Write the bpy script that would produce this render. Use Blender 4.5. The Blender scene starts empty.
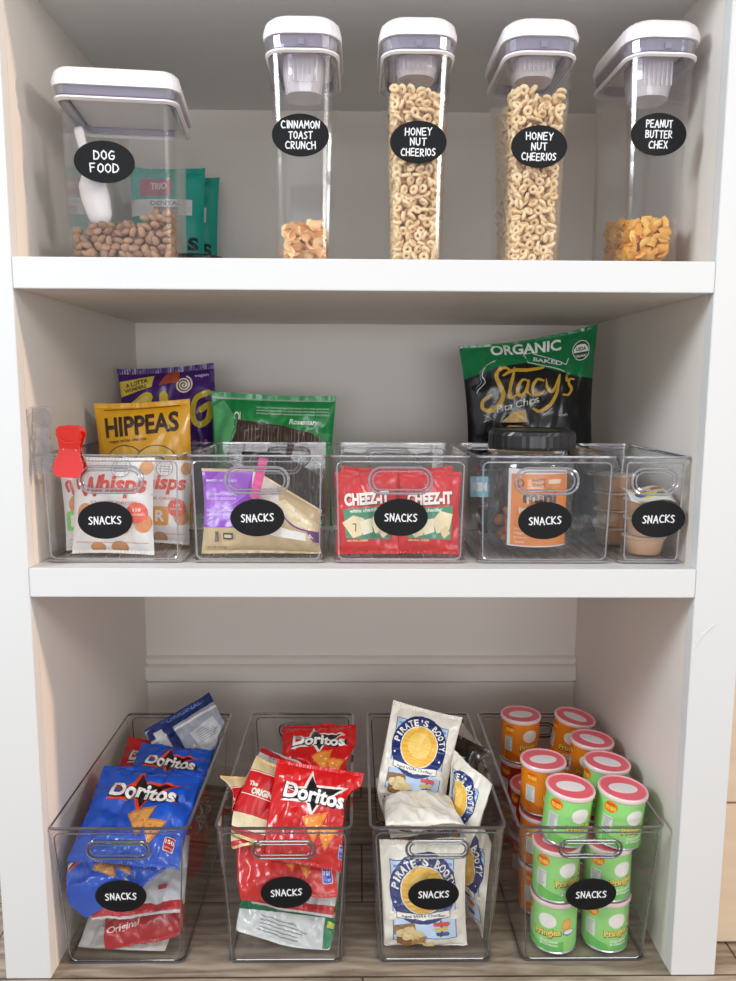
import bpy, bmesh, math, random
from mathutils import Vector, Matrix, noise
import numpy as np
PI = math.pi
sc = bpy.context.scene
COL = sc.collection
rnd = random.Random(7)

# ------------------------------------------------------------------ measured geometry of the pantry
HW = 0.44            # half inner width
DEP = 0.532          # inner depth
Z_T1, Z_T0 = 0.989, 0.9505      # top shelf
Z_M1, Z_M0 = 0.593, 0.5546      # middle shelf
Z_C = 1.3417         # ceiling of the top compartment
FL = 769.83
CAM = Vector((-0.0097, -0.9914, 0.8311))
PIT, YAW, ROL = 0.1341, 0.0139, 0.0051

def cam_axes():
    f = Vector((math.sin(YAW)*math.cos(PIT), math.cos(YAW)*math.cos(PIT), -math.sin(PIT)))
    r = Vector((math.cos(YAW), -math.sin(YAW), 0)); u = r.cross(f)
    r2 = math.cos(ROL)*r + math.sin(ROL)*u; u2 = -math.sin(ROL)*r + math.cos(ROL)*u
    return f, r2, u2
CF, CR, CU = cam_axes()
def at(u, v, Y):
    d = CF + CR*(u-368)/FL - CU*(v-490.5)/FL
    return CAM + d*((Y-CAM.y)/d.y)

# ------------------------------------------------------------------ materials
def lin(h):
    h = h.lstrip('#'); o = []
    for i in (0, 2, 4):
        c = int(h[i:i+2], 16)/255
        o.append(c/12.92 if c <= .04045 else ((c+.055)/1.055)**2.4)
    return (*o, 1)
MATS = {}
def newmat(name):
    m = bpy.data.materials.new(name); m.use_nodes = True
    nt = m.node_tree
    return m, nt, nt.nodes, nt.links, nt.nodes.get('Principled BSDF')
def film(h, rough=.34, bump=.3, scale=60, spec=.6, name='film', metal=0):
    """printed plastic film"""
    k = (name, h, rough, bump, spec, metal)
    if k in MATS: return MATS[k]
    m, nt, N, L, B = newmat(name)
    tc = N.new('ShaderNodeTexCoord')
    n = N.new('ShaderNodeTexNoise'); n.inputs['Scale'].default_value = scale; n.inputs['Detail'].default_value = 3
    L.new(tc.outputs['Object'], n.inputs['Vector'])
    mx = N.new('ShaderNodeMix'); mx.data_type = 'RGBA'; mx.inputs[0].default_value = 1
    c = lin(h)
    mx.inputs[6].default_value = tuple(x*.93 for x in c[:3])+(1,)
    mx.inputs[7].default_value = tuple(min(1, x*1.05) for x in c[:3])+(1,)
    L.new(n.outputs['Fac'], mx.inputs[0]); L.new(mx.outputs[2], B.inputs['Base Color'])
    B.inputs['Roughness'].default_value = rough; B.inputs['Specular IOR Level'].default_value = spec
    B.inputs['Metallic'].default_value = metal
    if bump:
        b = N.new('ShaderNodeBump'); b.inputs['Strength'].default_value = bump; b.inputs['Distance'].default_value = .002
        L.new(n.outputs['Fac'], b.inputs['Height']); L.new(b.outputs['Normal'], B.inputs['Normal'])
    MATS[k] = m
    return m
def plain(h, rough=.5, **k): return film(h, rough, 0, name=k.get('name', 'coat'), spec=k.get('spec', .5), metal=k.get('metal', 0))
def ink(h): return film(h, .26, .3, name='ink')
def clear(name, tint, haze, hazecol, refl=.05, power=4.0, rough=.03):
    """thin clear plastic: light passes straight through, edges and glancing angles reflect"""
    m, nt, N, L, B = newmat(name); N.remove(B)
    out = N['Material Output']
    tr = N.new('ShaderNodeBsdfTransparent'); tr.inputs['Color'].default_value = lin(tint)
    gl = N.new('ShaderNodeBsdfGlossy'); gl.inputs['Roughness'].default_value = rough
    gl.inputs['Color'].default_value = (1, 1, 1, 1)
    df = N.new('ShaderNodeBsdfDiffuse'); df.inputs['Color'].default_value = lin(hazecol)
    ns = N.new('ShaderNodeTexNoise'); ns.inputs['Scale'].default_value = 9; ns.inputs['Detail'].default_value = 2
    tc = N.new('ShaderNodeTexCoord'); L.new(tc.outputs['Object'], ns.inputs['Vector'])
    bp = N.new('ShaderNodeBump'); bp.inputs['Strength'].default_value = .12; bp.inputs['Distance'].default_value = .003
    L.new(ns.outputs['Fac'], bp.inputs['Height']); L.new(bp.outputs['Normal'], gl.inputs['Normal'])
    lw = N.new('ShaderNodeLayerWeight'); lw.inputs['Blend'].default_value = .5
    pw = N.new('ShaderNodeMath'); pw.operation = 'POWER'; pw.inputs[1].default_value = power
    L.new(lw.outputs['Facing'], pw.inputs[0])
    ma = N.new('ShaderNodeMath'); ma.operation = 'MULTIPLY_ADD'; ma.inputs[1].default_value = .75; ma.inputs[2].default_value = refl
    L.new(pw.outputs[0], ma.inputs[0])
    m1 = N.new('ShaderNodeMixShader'); m1.inputs[0].default_value = haze
    L.new(tr.outputs[0], m1.inputs[1]); L.new(df.outputs[0], m1.inputs[2])
    m2 = N.new('ShaderNodeMixShader'); L.new(ma.outputs[0], m2.inputs[0])
    L.new(m1.outputs[0], m2.inputs[1]); L.new(gl.outputs[0], m2.inputs[2])
    L.new(m2.outputs[0], out.inputs['Surface'])
    return m
M_CLEAR = clear('clear_plastic', '#ffffff', .003, '#e6e6ea', .03, 4.5)
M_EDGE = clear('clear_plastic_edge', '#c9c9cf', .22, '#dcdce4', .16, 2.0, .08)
M_EDGE_D = clear('shaded_plastic_edge', '#77757c', .16, '#8c8a92', .14, 2.0, .08)  # clear edge plastic for the floor bins, their dimmer reflections darkened into the tint
M_OXO = clear('clear_canister_plastic', '#ffffff', .004, '#e8e2ee', .035, 4.0, .09)
M_GASKET = clear('tinted_gasket', '#cdc7da', .34, '#c4bcd2', .12, 2.0, .1)
M_FROST = clear('frosted_plastic', '#f4eff4', .50, '#fbf6fa', .06, 2.0, .2)
M_CLIPC = clear('clear_clip_plastic', '#f4f4f6', .03, '#e8e8ea', .07, 2.5, .05)
M_REDCLIP = clear('red_translucent_plastic', '#ff2a1e', .62, '#ea1a10', .10, 2.5, .08)
M_PINKCLIP = plain('#ef3d97', .35, name='pink_plastic')
M_LID = plain('#f6f1f3', .35, name='white_lid_plastic')
M_LABEL = plain('#0d0e11', .6, spec=.25, name='chalkboard_label')
M_CHALK = plain('#f4f4f6', .6, name='chalk_ink')
M_BLACK = plain('#1b1a1c', .3, name='black_plastic')

def paint(name, h, rough=.45, b=.05):
    m, nt, N, L, B = newmat(name)
    tc = N.new('ShaderNodeTexCoord')
    n = N.new('ShaderNodeTexNoise'); n.inputs['Scale'].default_value = 180; n.inputs['Detail'].default_value = 4
    n2 = N.new('ShaderNodeTexNoise'); n2.inputs['Scale'].default_value = 3
    L.new(tc.outputs['Object'], n.inputs['Vector']); L.new(tc.outputs['Object'], n2.inputs['Vector'])
    mx = N.new('ShaderNodeMix'); mx.data_type = 'RGBA'
    c = lin(h); mx.inputs[6].default_value = c; mx.inputs[7].default_value = tuple(x*.965 for x in c[:3])+(1,)
    L.new(n2.outputs['Fac'], mx.inputs[0]); L.new(mx.outputs[2], B.inputs['Base Color'])
    B.inputs['Roughness'].default_value = rough
    bp = N.new('ShaderNodeBump'); bp.inputs['Strength'].default_value = b; bp.inputs['Distance'].default_value = .001
    L.new(n.outputs['Fac'], bp.inputs['Height']); L.new(bp.outputs['Normal'], B.inputs['Normal'])
    return m
M_WALL = paint('painted_interior', '#e3dcd5')
M_TRIM = paint('white_painted_trim', '#dadada', .38, .03)

def wood_floor():
    m, nt, N, L, B = newmat('wood_plank_floor')
    tc = N.new('ShaderNodeTexCoord')
    mp = N.new('ShaderNodeMapping'); mp.inputs['Scale'].default_value = (1.6, 9, 1)
    L.new(tc.outputs['Object'], mp.inputs['Vector'])
    n = N.new('ShaderNodeTexNoise'); n.inputs['Scale'].default_value = 3.2; n.inputs['Detail'].default_value = 9
    n.inputs['Distortion'].default_value = 1.6; n.inputs['Roughness'].default_value = .62
    L.new(mp.outputs[0], n.inputs['Vector'])
    w = N.new('ShaderNodeTexWave'); w.wave_type = 'BANDS'; w.bands_direction = 'Y'; w.inputs['Scale'].default_value = 1.6
    w.inputs['Distortion'].default_value = 14; w.inputs['Detail'].default_value = 4; w.inputs['Detail Scale'].default_value = 1.4
    L.new(mp.outputs[0], w.inputs['Vector'])
    mx0 = N.new('ShaderNodeMix'); mx0.data_type = 'FLOAT'; mx0.inputs[0].default_value = .2
    L.new(n.outputs['Fac'], mx0.inputs[2]); L.new(w.outputs['Fac'], mx0.inputs[3])
    r = N.new('ShaderNodeValToRGB')
    cr = r.color_ramp; cr.elements[0].position = .2; cr.elements[0].color = lin('#5f5146')
    cr.elements[1].position = .85; cr.elements[1].color = lin('#c9bba9')
    e = cr.elements.new(.5); e.color = lin('#9c8c7b')
    L.new(mx0.outputs[0], r.inputs[0])
    bk = N.new('ShaderNodeTexBrick'); bk.inputs['Scale'].default_value = 1
    bk.inputs['Brick Width'].default_value = 1.1; bk.inputs['Row Height'].default_value = .16
    bk.inputs['Mortar Size'].default_value = .0016; bk.inputs['Color1'].default_value = (1, 1, 1, 1)
    bk.inputs['Color2'].default_value = (.78, .76, .74, 1); bk.inputs['Mortar'].default_value = (.18, .15, .13, 1)
    L.new(tc.outputs['Object'], bk.inputs['Vector'])
    mu = N.new('ShaderNodeMix'); mu.data_type = 'RGBA'; mu.blend_type = 'MULTIPLY'; mu.inputs[0].default_value = 1
    L.new(r.outputs[0], mu.inputs[6]); L.new(bk.outputs['Color'], mu.inputs[7])
    L.new(mu.outputs[2], B.inputs['Base Color']); B.inputs['Roughness'].default_value = .42
    return m
def pale_wood():
    m, nt, N, L, B = newmat('pale_wood')
    tc = N.new('ShaderNodeTexCoord'); mp = N.new('ShaderNodeMapping'); mp.inputs['Scale'].default_value = (3, 3, 16)
    L.new(tc.outputs['Object'], mp.inputs['Vector'])
    n = N.new('ShaderNodeTexNoise'); n.inputs['Scale'].default_value = 2; n.inputs['Detail'].default_value = 6
    L.new(mp.outputs[0], n.inputs['Vector'])
    r = N.new('ShaderNodeValToRGB'); r.color_ramp.elements[0].color = lin('#cdb397'); r.color_ramp.elements[1].color = lin('#e6d3ba')
    L.new(n.outputs['Fac'], r.inputs[0]); L.new(r.outputs[0], B.inputs['Base Color']); B.inputs['Roughness'].default_value = .5
    return m

# ------------------------------------------------------------------ object helpers
def link(name, bm, mats, parent=None, smooth=False, loc=None):
    me = bpy.data.meshes.new(name)
    bmesh.ops.recalc_face_normals(bm, faces=bm.faces) if smooth is None else None
    bm.to_mesh(me); bm.free()
    for m in (mats if isinstance(mats, (list, tuple)) else [mats]): me.materials.append(m)
    if smooth:
        for p in me.polygons: p.use_smooth = True
    o = bpy.data.objects.new(name, me); COL.objects.link(o)
    if parent: o.parent = parent
    if loc is not None: o.location = loc
    return o
def tag(o, label, cat, group=None, kind=None):
    o['label'] = label; o['category'] = cat
    if group: o['group'] = group
    if kind: o['kind'] = kind
    return o
def empty(name, loc, rz=0):
    o = bpy.data.objects.new(name, None); COL.objects.link(o); o.location = loc; o.rotation_euler = (0, 0, rz)
    o.empty_display_size = .02
    return o
def dup(root, label=None, group=None):
    r = root.copy(); COL.objects.link(r)
    if label: r['label'] = label
    if group: r['group'] = group
    def rec(a, b):
        for ch in list(a.children):
            c = ch.copy(); COL.objects.link(c); c.parent = b; rec(ch, c)
    rec(root, r)
    return r
def box(bm, x0, x1, y0, y1, z0, z1, mi=0):
    v = [bm.verts.new((x, y, z)) for x in (x0, x1) for y in (y0, y1) for z in (z0, z1)]
    for f in ((0, 1, 3, 2), (4, 6, 7, 5), (0, 4, 5, 1), (2, 3, 7, 6), (0, 2, 6, 4), (1, 5, 7, 3)):
        fc = bm.faces.new([v[i] for i in f]); fc.material_index = mi
def rr(hx, hy, r, z, n=5, cx=0, cy=0):
    """rounded rectangle ring"""
    pts = []
    r = min(r, hx-1e-4, hy-1e-4)
    for (sx, sy, a0) in ((1, 1, 0), (-1, 1, 90), (-1, -1, 180), (1, -1, 270)):
        for k in range(n+1):
            a = math.radians(a0+90*k/n)
            pts.append(Vector((cx+sx*(hx-r)+r*math.cos(a), cy+sy*(hy-r)+r*math.sin(a), z)))
    return pts
def circ(r, z, n=40, cx=0, cy=0):
    return [Vector((cx+r*math.cos(2*PI*k/n), cy+r*math.sin(2*PI*k/n), z)) for k in range(n)]
def loft(bm, rings, cap0=True, cap1=True, close=False, mi=0):
    vs = [[bm.verts.new(p) for p in r] for r in rings]
    n = len(vs[0]); m = len(vs)
    for i in range(m if close else m-1):
        a, b = vs[i], vs[(i+1) % m]
        for k in range(n):
            f = bm.faces.new((a[k], a[(k+1) % n], b[(k+1) % n], b[k])); f.material_index = mi
    if not close:
        if cap0: bm.faces.new(list(reversed(vs[0]))).material_index = mi
        if cap1: bm.faces.new(vs[-1]).material_index = mi
    return vs
def tube(bm, pts, r, closed=False, n=8, mi=0):
    pts = [Vector(p) for p in pts]; m = len(pts); rings = []
    prev = None
    for i, p in enumerate(pts):
        a = pts[(i-1) % m] if (closed or i > 0) else p
        b = pts[(i+1) % m] if (closed or i < m-1) else p
        t = (b-a).normalized()
        if prev is None:
            ref = Vector((0, 0, 1)) if abs(t.z) < .9 else Vector((1, 0, 0))
            nrm = t.cross(ref).normalized()
        else:
            nrm = (prev - t*prev.dot(t)).normalized()
        prev = nrm; bn = t.cross(nrm)
        rings.append([p + r*(math.cos(2*PI*k/n)*nrm + math.sin(2*PI*k/n)*bn) for k in range(n)])
    loft(bm, rings, not closed, not closed, close=closed, mi=mi)

# ------------------------------------------------------------------ lettering and flat artwork
_TC = {}
def text_geo(s, bold=0.0):
    k = (s, bold)
    if k in _TC: return _TC[k]
    cu = bpy.data.curves.new('t', 'FONT'); cu.body = s; cu.align_x = 'CENTER'; cu.resolution_u = 3; cu.offset = bold
    o = bpy.data.objects.new('t', cu); COL.objects.link(o)
    dg = bpy.context.evaluated_depsgraph_get(); dg.update()
    me = bpy.data.meshes.new_from_object(o.evaluated_get(dg))
    V = [(v.co.x, v.co.y) for v in me.vertices]; F = [tuple(p.vertices) for p in me.polygons]
    bpy.data.objects.remove(o); bpy.data.curves.remove(cu); bpy.data.meshes.remove(me)
    if V:
        x0, x1 = min(v[0] for v in V), max(v[0] for v in V); y0, y1 = min(v[1] for v in V), max(v[1] for v in V)
        V = [((x-(x0+x1)/2)/(x1-x0), (y-(y0+y1)/2)/(y1-y0)) for x, y in V]
    _TC[k] = (V, F)
    return V, F
# every art item returns (verts2d, faces, colour)
def xf(V, cx, cz, sx=1, sz=1, ang=0, shear=0):
    c, s = math.cos(math.radians(ang)), math.sin(math.radians(ang)); out = []
    for x, y in V:
        x, y = x*sx + shear*y*sz, y*sz
        out.append((cx+x*c-y*s, cz+x*s+y*c))
    return out
def T(s, cx, cz, W, H, col, ang=0, shear=0, bold=0.0):
    V, F = text_geo(s, bold); return (xf(V, cx, cz, W, H, ang, shear), F, col)
def P(pts, col): return ([tuple(p) for p in pts], [tuple(range(len(pts)))], col)
def R(cx, cz, W, H, col, ang=0): return P(xf([(-.5, -.5), (.5, -.5), (.5, .5), (-.5, .5)], cx, cz, W, H, ang), col)
def E(cx, cz, rx, rz, col, ang=0, n=26):
    return P(xf([(math.cos(2*PI*k/n), math.sin(2*PI*k/n)) for k in range(n)], cx, cz, rx, rz, ang), col)
def RR(cx, cz, W, H, r, col, ang=0):
    ring = rr(W/2, H/2, r, 0, 4); return P(xf([(p.x, p.y) for p in ring], cx, cz, 1, 1, ang), col)
def cat(pts, n=7):
    out = []; m = len(pts)
    for i in range(m-1):
        p0 = pts[max(0, i-1)]; p1 = pts[i]; p2 = pts[i+1]; p3 = pts[min(m-1, i+2)]
        for k in range(n):
            t = k/n
            out.append(tuple(.5*((2*p1[j])+(-p0[j]+p2[j])*t+(2*p0[j]-5*p1[j]+4*p2[j]-p3[j])*t*t+(-p0[j]+3*p1[j]-3*p2[j]+p3[j])*t**3) for j in (0, 1)))
    out.append(tuple(pts[-1])); return out
def K(pts, w, col, smooth=False, taper=False):
    """painted stroke"""
    if smooth: pts = cat(pts)
    V, F = [], []; m = len(pts)
    for i in range(m):
        x, y = pts[i]
        r = w/2*(1 if not taper else (.45+.55*math.sin(PI*(i+.5)/m)))
        b = len(V); n = 8
        V += [(x+r*math.cos(2*PI*k/n), y+r*math.sin(2*PI*k/n)) for k in range(n)]; F.append(tuple(range(b, b+n)))
        if i < m-1:
            x2, y2 = pts[i+1]; d = math.hypot(x2-x, y2-y)
            if d < 1e-7: continue
            nx, ny = -(y2-y)/d*r, (x2-x)/d*r; b = len(V)
            V += [(x-nx, y-ny), (x2-nx, y2-ny), (x2+nx, y2+ny), (x+nx, y+ny)]; F.append((b, b+1, b+2, b+3))
    return (V, F, col)
GL = {
 'A': [[(0, 0), (.34, 1), (.66, 0)], [(.1, .38), (.58, .4)]], 'B': [[(0, 0), (0, 1), (.42, .95), (.48, .72), (.05, .55), (.5, .45), (.52, .12), (0, 0)]],
 'C': [[(.58, .88), (.3, 1), (.05, .75), (0, .35), (.2, .03), (.6, .08)]], 'D': [[(0, 0), (.02, 1), (.45, .85), (.6, .45), (.4, .08), (0, 0)]],
 'E': [[(.5, 1), (0, .97), (0, 0), (.52, .02)], [(0, .5), (.42, .52)]], 'F': [[(.5, 1), (0, .96), (0, 0)], [(0, .52), (.4, .54)]],
 'G': [[(.55, .9), (.28, 1), (0, .6), (.08, .12), (.4, 0), (.6, .2), (.58, .45), (.32, .45)]], 'H': [[(0, 0), (0, 1)], [(.52, 0), (.52, 1)], [(0, .5), (.52, .52)]],
 'I': [[(.1, 0), (.1, 1)]], 'K': [[(0, 0), (0, 1)], [(.52, .98), (.03, .45), (.56, .02)]], 'M': [[(0, 0), (.08, 1), (.35, .4), (.62, 1), (.7, 0)]],
 'N': [[(0, 0), (.02, 1), (.5, .05), (.54, 1)]], 'O': [[(.3, 1), (.04, .75), (.02, .3), (.28, 0), (.55, .25), (.56, .75), (.3, 1)]],
 'P': [[(0, 0), (.02, 1), (.42, .95), (.5, .7), (.36, .5), (0, .46)]], 'R': [[(0, 0), (.02, 1), (.42, .95), (.48, .7), (.3, .52), (.02, .48), (.52, .02)]],
 'S': [[(.5, .9), (.25, 1), (.03, .78), (.25, .55), (.48, .3), (.28, .02), (0, .1)]], 'T': [[(0, .97), (.6, 1)], [(.3, .98), (.3, 0)]],
 'U': [[(0, 1), (.02, .25), (.25, 0), (.5, .22), (.54, 1)]], 'X': [[(0, 1), (.52, 0)], [(.5, 1), (.02, 0)]], 'Y': [[(0, 1), (.26, .5), (.54, 1)], [(.26, .5), (.22, 0)]],
}
def hand(s, cx, cz, W, H, w=.14, seed=0):
    """hand lettered capitals in chalk pen"""
    r = random.Random(seed); x = 0; segs = []
    for ch in s:
        if ch == ' ': x += .45; continue
        dx = max(p[0] for st in GL[ch] for p in st); t = r.uniform(-.05, .05); dy = r.uniform(-.06, .06)
        for st in GL[ch]: segs.append([(x+p[0]+t*p[1], p[1]+dy) for p in st])
        x += dx+.24
    x -= .24; k = W/x; out = []
    for st in segs: out.append(K([(cx+(p[0]-x/2)*k, cz+(p[1]-.5)*H) for p in st], w*H, 'chalk'))
    return out

def build_surface(name, S, xs, zs, base_mat, art, parent=None, off=.0006, step=.00006, closed_back=None, extra_mats=None, nrm=None):
    """grid surface S(x,z) with printed artwork laid on it; xs, zs are the grid lines"""
    bm = bmesh.new(); mats = [base_mat]; idx = {}
    def grid(Sf, flip=False, mi=0):
        g = [[bm.verts.new(Sf(x, z)) for z in zs] for x in xs]
        for i in range(len(xs)-1):
            for j in range(len(zs)-1):
                for q in ((g[i][j], g[i+1][j], g[i+1][j+1]), (g[i][j], g[i+1][j+1], g[i][j+1])):
                    f = bm.faces.new(q if not flip else tuple(reversed(q))); f.material_index = mi; f.smooth = True
    grid(S)
    if closed_back: 
        if extra_mats: mats.append(extra_mats)
        grid(closed_back, True, 1 if extra_mats else 0)
        bmesh.ops.remove_doubles(bm, verts=bm.verts, dist=1e-6)
    if art:
        ab = bmesh.new()
        for li, (V, F, colr) in enumerate(art):
            if not V: continue
            if colr not in idx:
                m = M_CHALK if colr == 'chalk' else (colr if not isinstance(colr, str) else ink(colr))
                idx[colr] = len(mats); mats.append(m)
            vs = [ab.verts.new((x, y, li*1.0)) for x, y in V]
            for f in F:
                try: fc = ab.faces.new([vs[i] for i in f]); fc.material_index = idx[colr]
                except ValueError: pass
        bmesh.ops.triangulate(ab, faces=ab.faces[:])
        x0, x1, z0, z1 = xs[0], xs[-1], zs[0], zs[-1]
        for (co, no) in (((x0+1e-5, 0, 0), (-1, 0, 0)), ((x1-1e-5, 0, 0), (1, 0, 0)), ((0, z0+1e-5, 0), (0, -1, 0)), ((0, z1-1e-5, 0), (0, 1, 0))):
            bmesh.ops.bisect_plane(ab, geom=ab.verts[:]+ab.edges[:]+ab.faces[:], plane_co=co, plane_no=no, clear_outer=True)
        ax = [v.co.x for v in ab.verts] or [0]; az = [v.co.y for v in ab.verts] or [0]
        for x in xs[1:-1]:
            if min(ax) < x < max(ax): bmesh.ops.bisect_plane(ab, geom=ab.verts[:]+ab.edges[:]+ab.faces[:], plane_co=(x, 0, 0), plane_no=(1, 0, 0))
        for z in zs[1:-1]:
            if min(az) < z < max(az): bmesh.ops.bisect_plane(ab, geom=ab.verts[:]+ab.edges[:]+ab.faces[:], plane_co=(0, z, 0), plane_no=(0, 1, 0))
        dx, dz = xs[1]-xs[0], zs[1]-zs[0]; cv = [(v.co.x-xs[0])/dx-(v.co.y-zs[0])/dz for v in ab.verts]
        if len(zs) > 6:
            for k in range(math.ceil(min(cv)), math.floor(max(cv))+1):
                bmesh.ops.bisect_plane(ab, geom=ab.verts[:]+ab.edges[:]+ab.faces[:], plane_co=(xs[0]+k*dx, zs[0], 0), plane_no=(1/dx, -1/dz, 0))
        gp = [[S(x, z) for z in zs] for x in xs]
        def onmesh(x, z):
            a, b = (x-xs[0])/dx, (z-zs[0])/dz; i = min(len(xs)-2, max(0, int(a))); j = min(len(zs)-2, max(0, int(b))); a -= i; b -= j
            if a >= b: return gp[i][j]*(1-a)+gp[i+1][j]*(a-b)+gp[i+1][j+1]*b
            return gp[i][j]*(1-b)+gp[i][j+1]*(b-a)+gp[i+1][j+1]*a
        e = 1e-4; cache = {}; mp = {}
        for v in ab.verts:
            x, z, li = v.co.x, v.co.y, v.co.z
            k = (round(x, 6), round(z, 6))
            if k not in cache:
                p = onmesh(x, z) if len(zs) > 6 else S(x, z); n = (S(x+e, z)-S(x-e, z)).cross(S(x, z+e)-S(x, z-e))
                n = n.normalized() if n.length > 1e-12 else Vector((0, -1, 0))
                cache[k] = (p, n)
            p, n = cache[k]
            mp[v] = bm.verts.new(p+n*(off+step*li))
        for f in ab.faces:
            if f.normal.z < 0: vs = [mp[v] for v in reversed(f.verts)]
            else: vs = [mp[v] for v in f.verts]
            try: nf = bm.faces.new(vs); nf.material_index = f.material_index; nf.smooth = True
            except ValueError: pass
        ab.free()
    me = bpy.data.meshes.new(name); bm.to_mesh(me); bm.free()
    for m in mats: me.materials.append(m)
    o = bpy.data.objects.new(name, me); COL.objects.link(o)
    if parent: o.parent = parent
    return o
def lins(a, b, n): return [a+(b-a)*i/n for i in range(n+1)]

def make_bag(name, w, h, t, front, art, back=None, seal=None, seed=1, cr=.0022, sf=.075, pinch=.05, bend=0, curl=0, warp=None, nx=32, nz=36, rough=.22, flop=0, fold=0.0):
    cr *= 1.5
    """pillow pouch: puffed body with crimped seal strips at both ends"""
    r = random.Random(seed); so = Vector((r.uniform(0, 50), r.uniform(0, 50), r.uniform(0, 50))); r0 = r.uniform(0, 3)
    if fold: nx, nz = 44, 46
    def core(x, z, side):
        u = max(-1, min(1, 2*x/w)); v = max(-1, min(1, 2*z/h)); vs = min(1, abs(v)/(1-sf))
        prof = max(0, 1-abs(u)**2.4)**.62*max(0, 1-vs**2.8)**.7
        X = x*(1-pinch*(1-v*v)); Z = z*(1-pinch*.5*(1-u*u)*abs(v))
        q = Vector((x*34, z*15, 0))+so
        wr = cr*(noise.noise(q)*1.3+.9*(.5-abs(noise.noise(q*1.9+Vector((9, 1, side*1.5))))*2))
        wr *= .55+.75*abs(v)**1.5
        if fold:
            ca = r0; qx, qz = x*math.cos(ca)-z*math.sin(ca), x*math.sin(ca)+z*math.cos(ca)
            rdg = 1-2*abs(noise.noise(Vector((qx*30, qz*11, side*.6))+so*1.3)); wr += fold*max(0, rdg-.35)*1.6
            rdg = 1-2*abs(noise.noise(Vector((qx*14, -qz*34, side*.6))+so*2.3)); wr += fold*.6*max(0, rdg-.4)*1.6
        q2 = Vector((x*12, z*12, side*3))+so
        big = cr*1.6*noise.noise(q2)
        y = -side*t/2*prof*(1+.25*noise.noise(q2*1.6)) + wr*(.35+.65*min(1, prof*2)) + big*prof
        y += cr*1.2*noise.noise(Vector((x*22, z*4, 7))+so)*abs(v)**4
        y += bend*v*v*h + curl*u*u*w
        if flop: y += flop*max(0, v-.55)**2*h
        p = Vector((X, y, Z))
        return warp(p, u, v) if warp else p
    F = lambda x, z: core(x, z, 1)
    Bk = lambda x, z: core(x, z, -1)
    zb = h/2*(1-sf)
    xs = lins(-w/2, w/2, nx); zs = lins(-zb, zb, nz)
    fm = film(front, rough); bmtl = film(back or front, rough)
    root = build_surface(name, F, xs, zs, fm, art, closed_back=Bk, extra_mats=bmtl)
    sm = film(seal or front, rough)
    for s, nm in ((1, 'top_seal'), (-1, 'bottom_seal')):
        b = bmesh.new(); ns = 3*nx
        def ridge(x, z, sd):
            p = core(x, z, sd); p.y += .0005*math.sin(x*1500) - sd*.0004; return p
        zz = lins(s*zb, s*h/2, 3)
        fr = [[b.verts.new(ridge(x, z, 1)) for z in zz] for x in lins(-w/2, w/2, ns)]
        bk = [[b.verts.new(ridge(x, z, -1)) for z in zz] for x in lins(-w/2, w/2, ns)]
        for g, fl in ((fr, s < 0), (bk, s > 0)):
            for i in range(ns):
                for j in range(3):
                    q = (g[i][j], g[i+1][j], g[i+1][j+1], g[i][j+1]); f = b.faces.new(tuple(reversed(q)) if fl else q); f.smooth = True
        link(nm, b, sm, root)
    return root
def rest(o, z):
    """lower or raise a pouch until its lowest point stands on height z"""
    M = o.matrix_basis.copy(); lo = min((M @ (q.matrix_local @ v.co if q is not o else v.co)).z for q in [o]+list(o.children) for v in q.data.vertices)
    M.translation.z += z-lo; o.matrix_basis = M
def pose(o, c, yaw=0, tilt=0, roll=0, s=1):
    o.matrix_basis = Matrix.Translation(Vector(c)) @ Matrix.Rotation(math.radians(yaw), 4, 'Z') @ Matrix.Rotation(-math.radians(tilt), 4, 'X') @ Matrix.Rotation(math.radians(roll), 4, 'Y') @ Matrix.Scale(s, 4)
    return o
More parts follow.
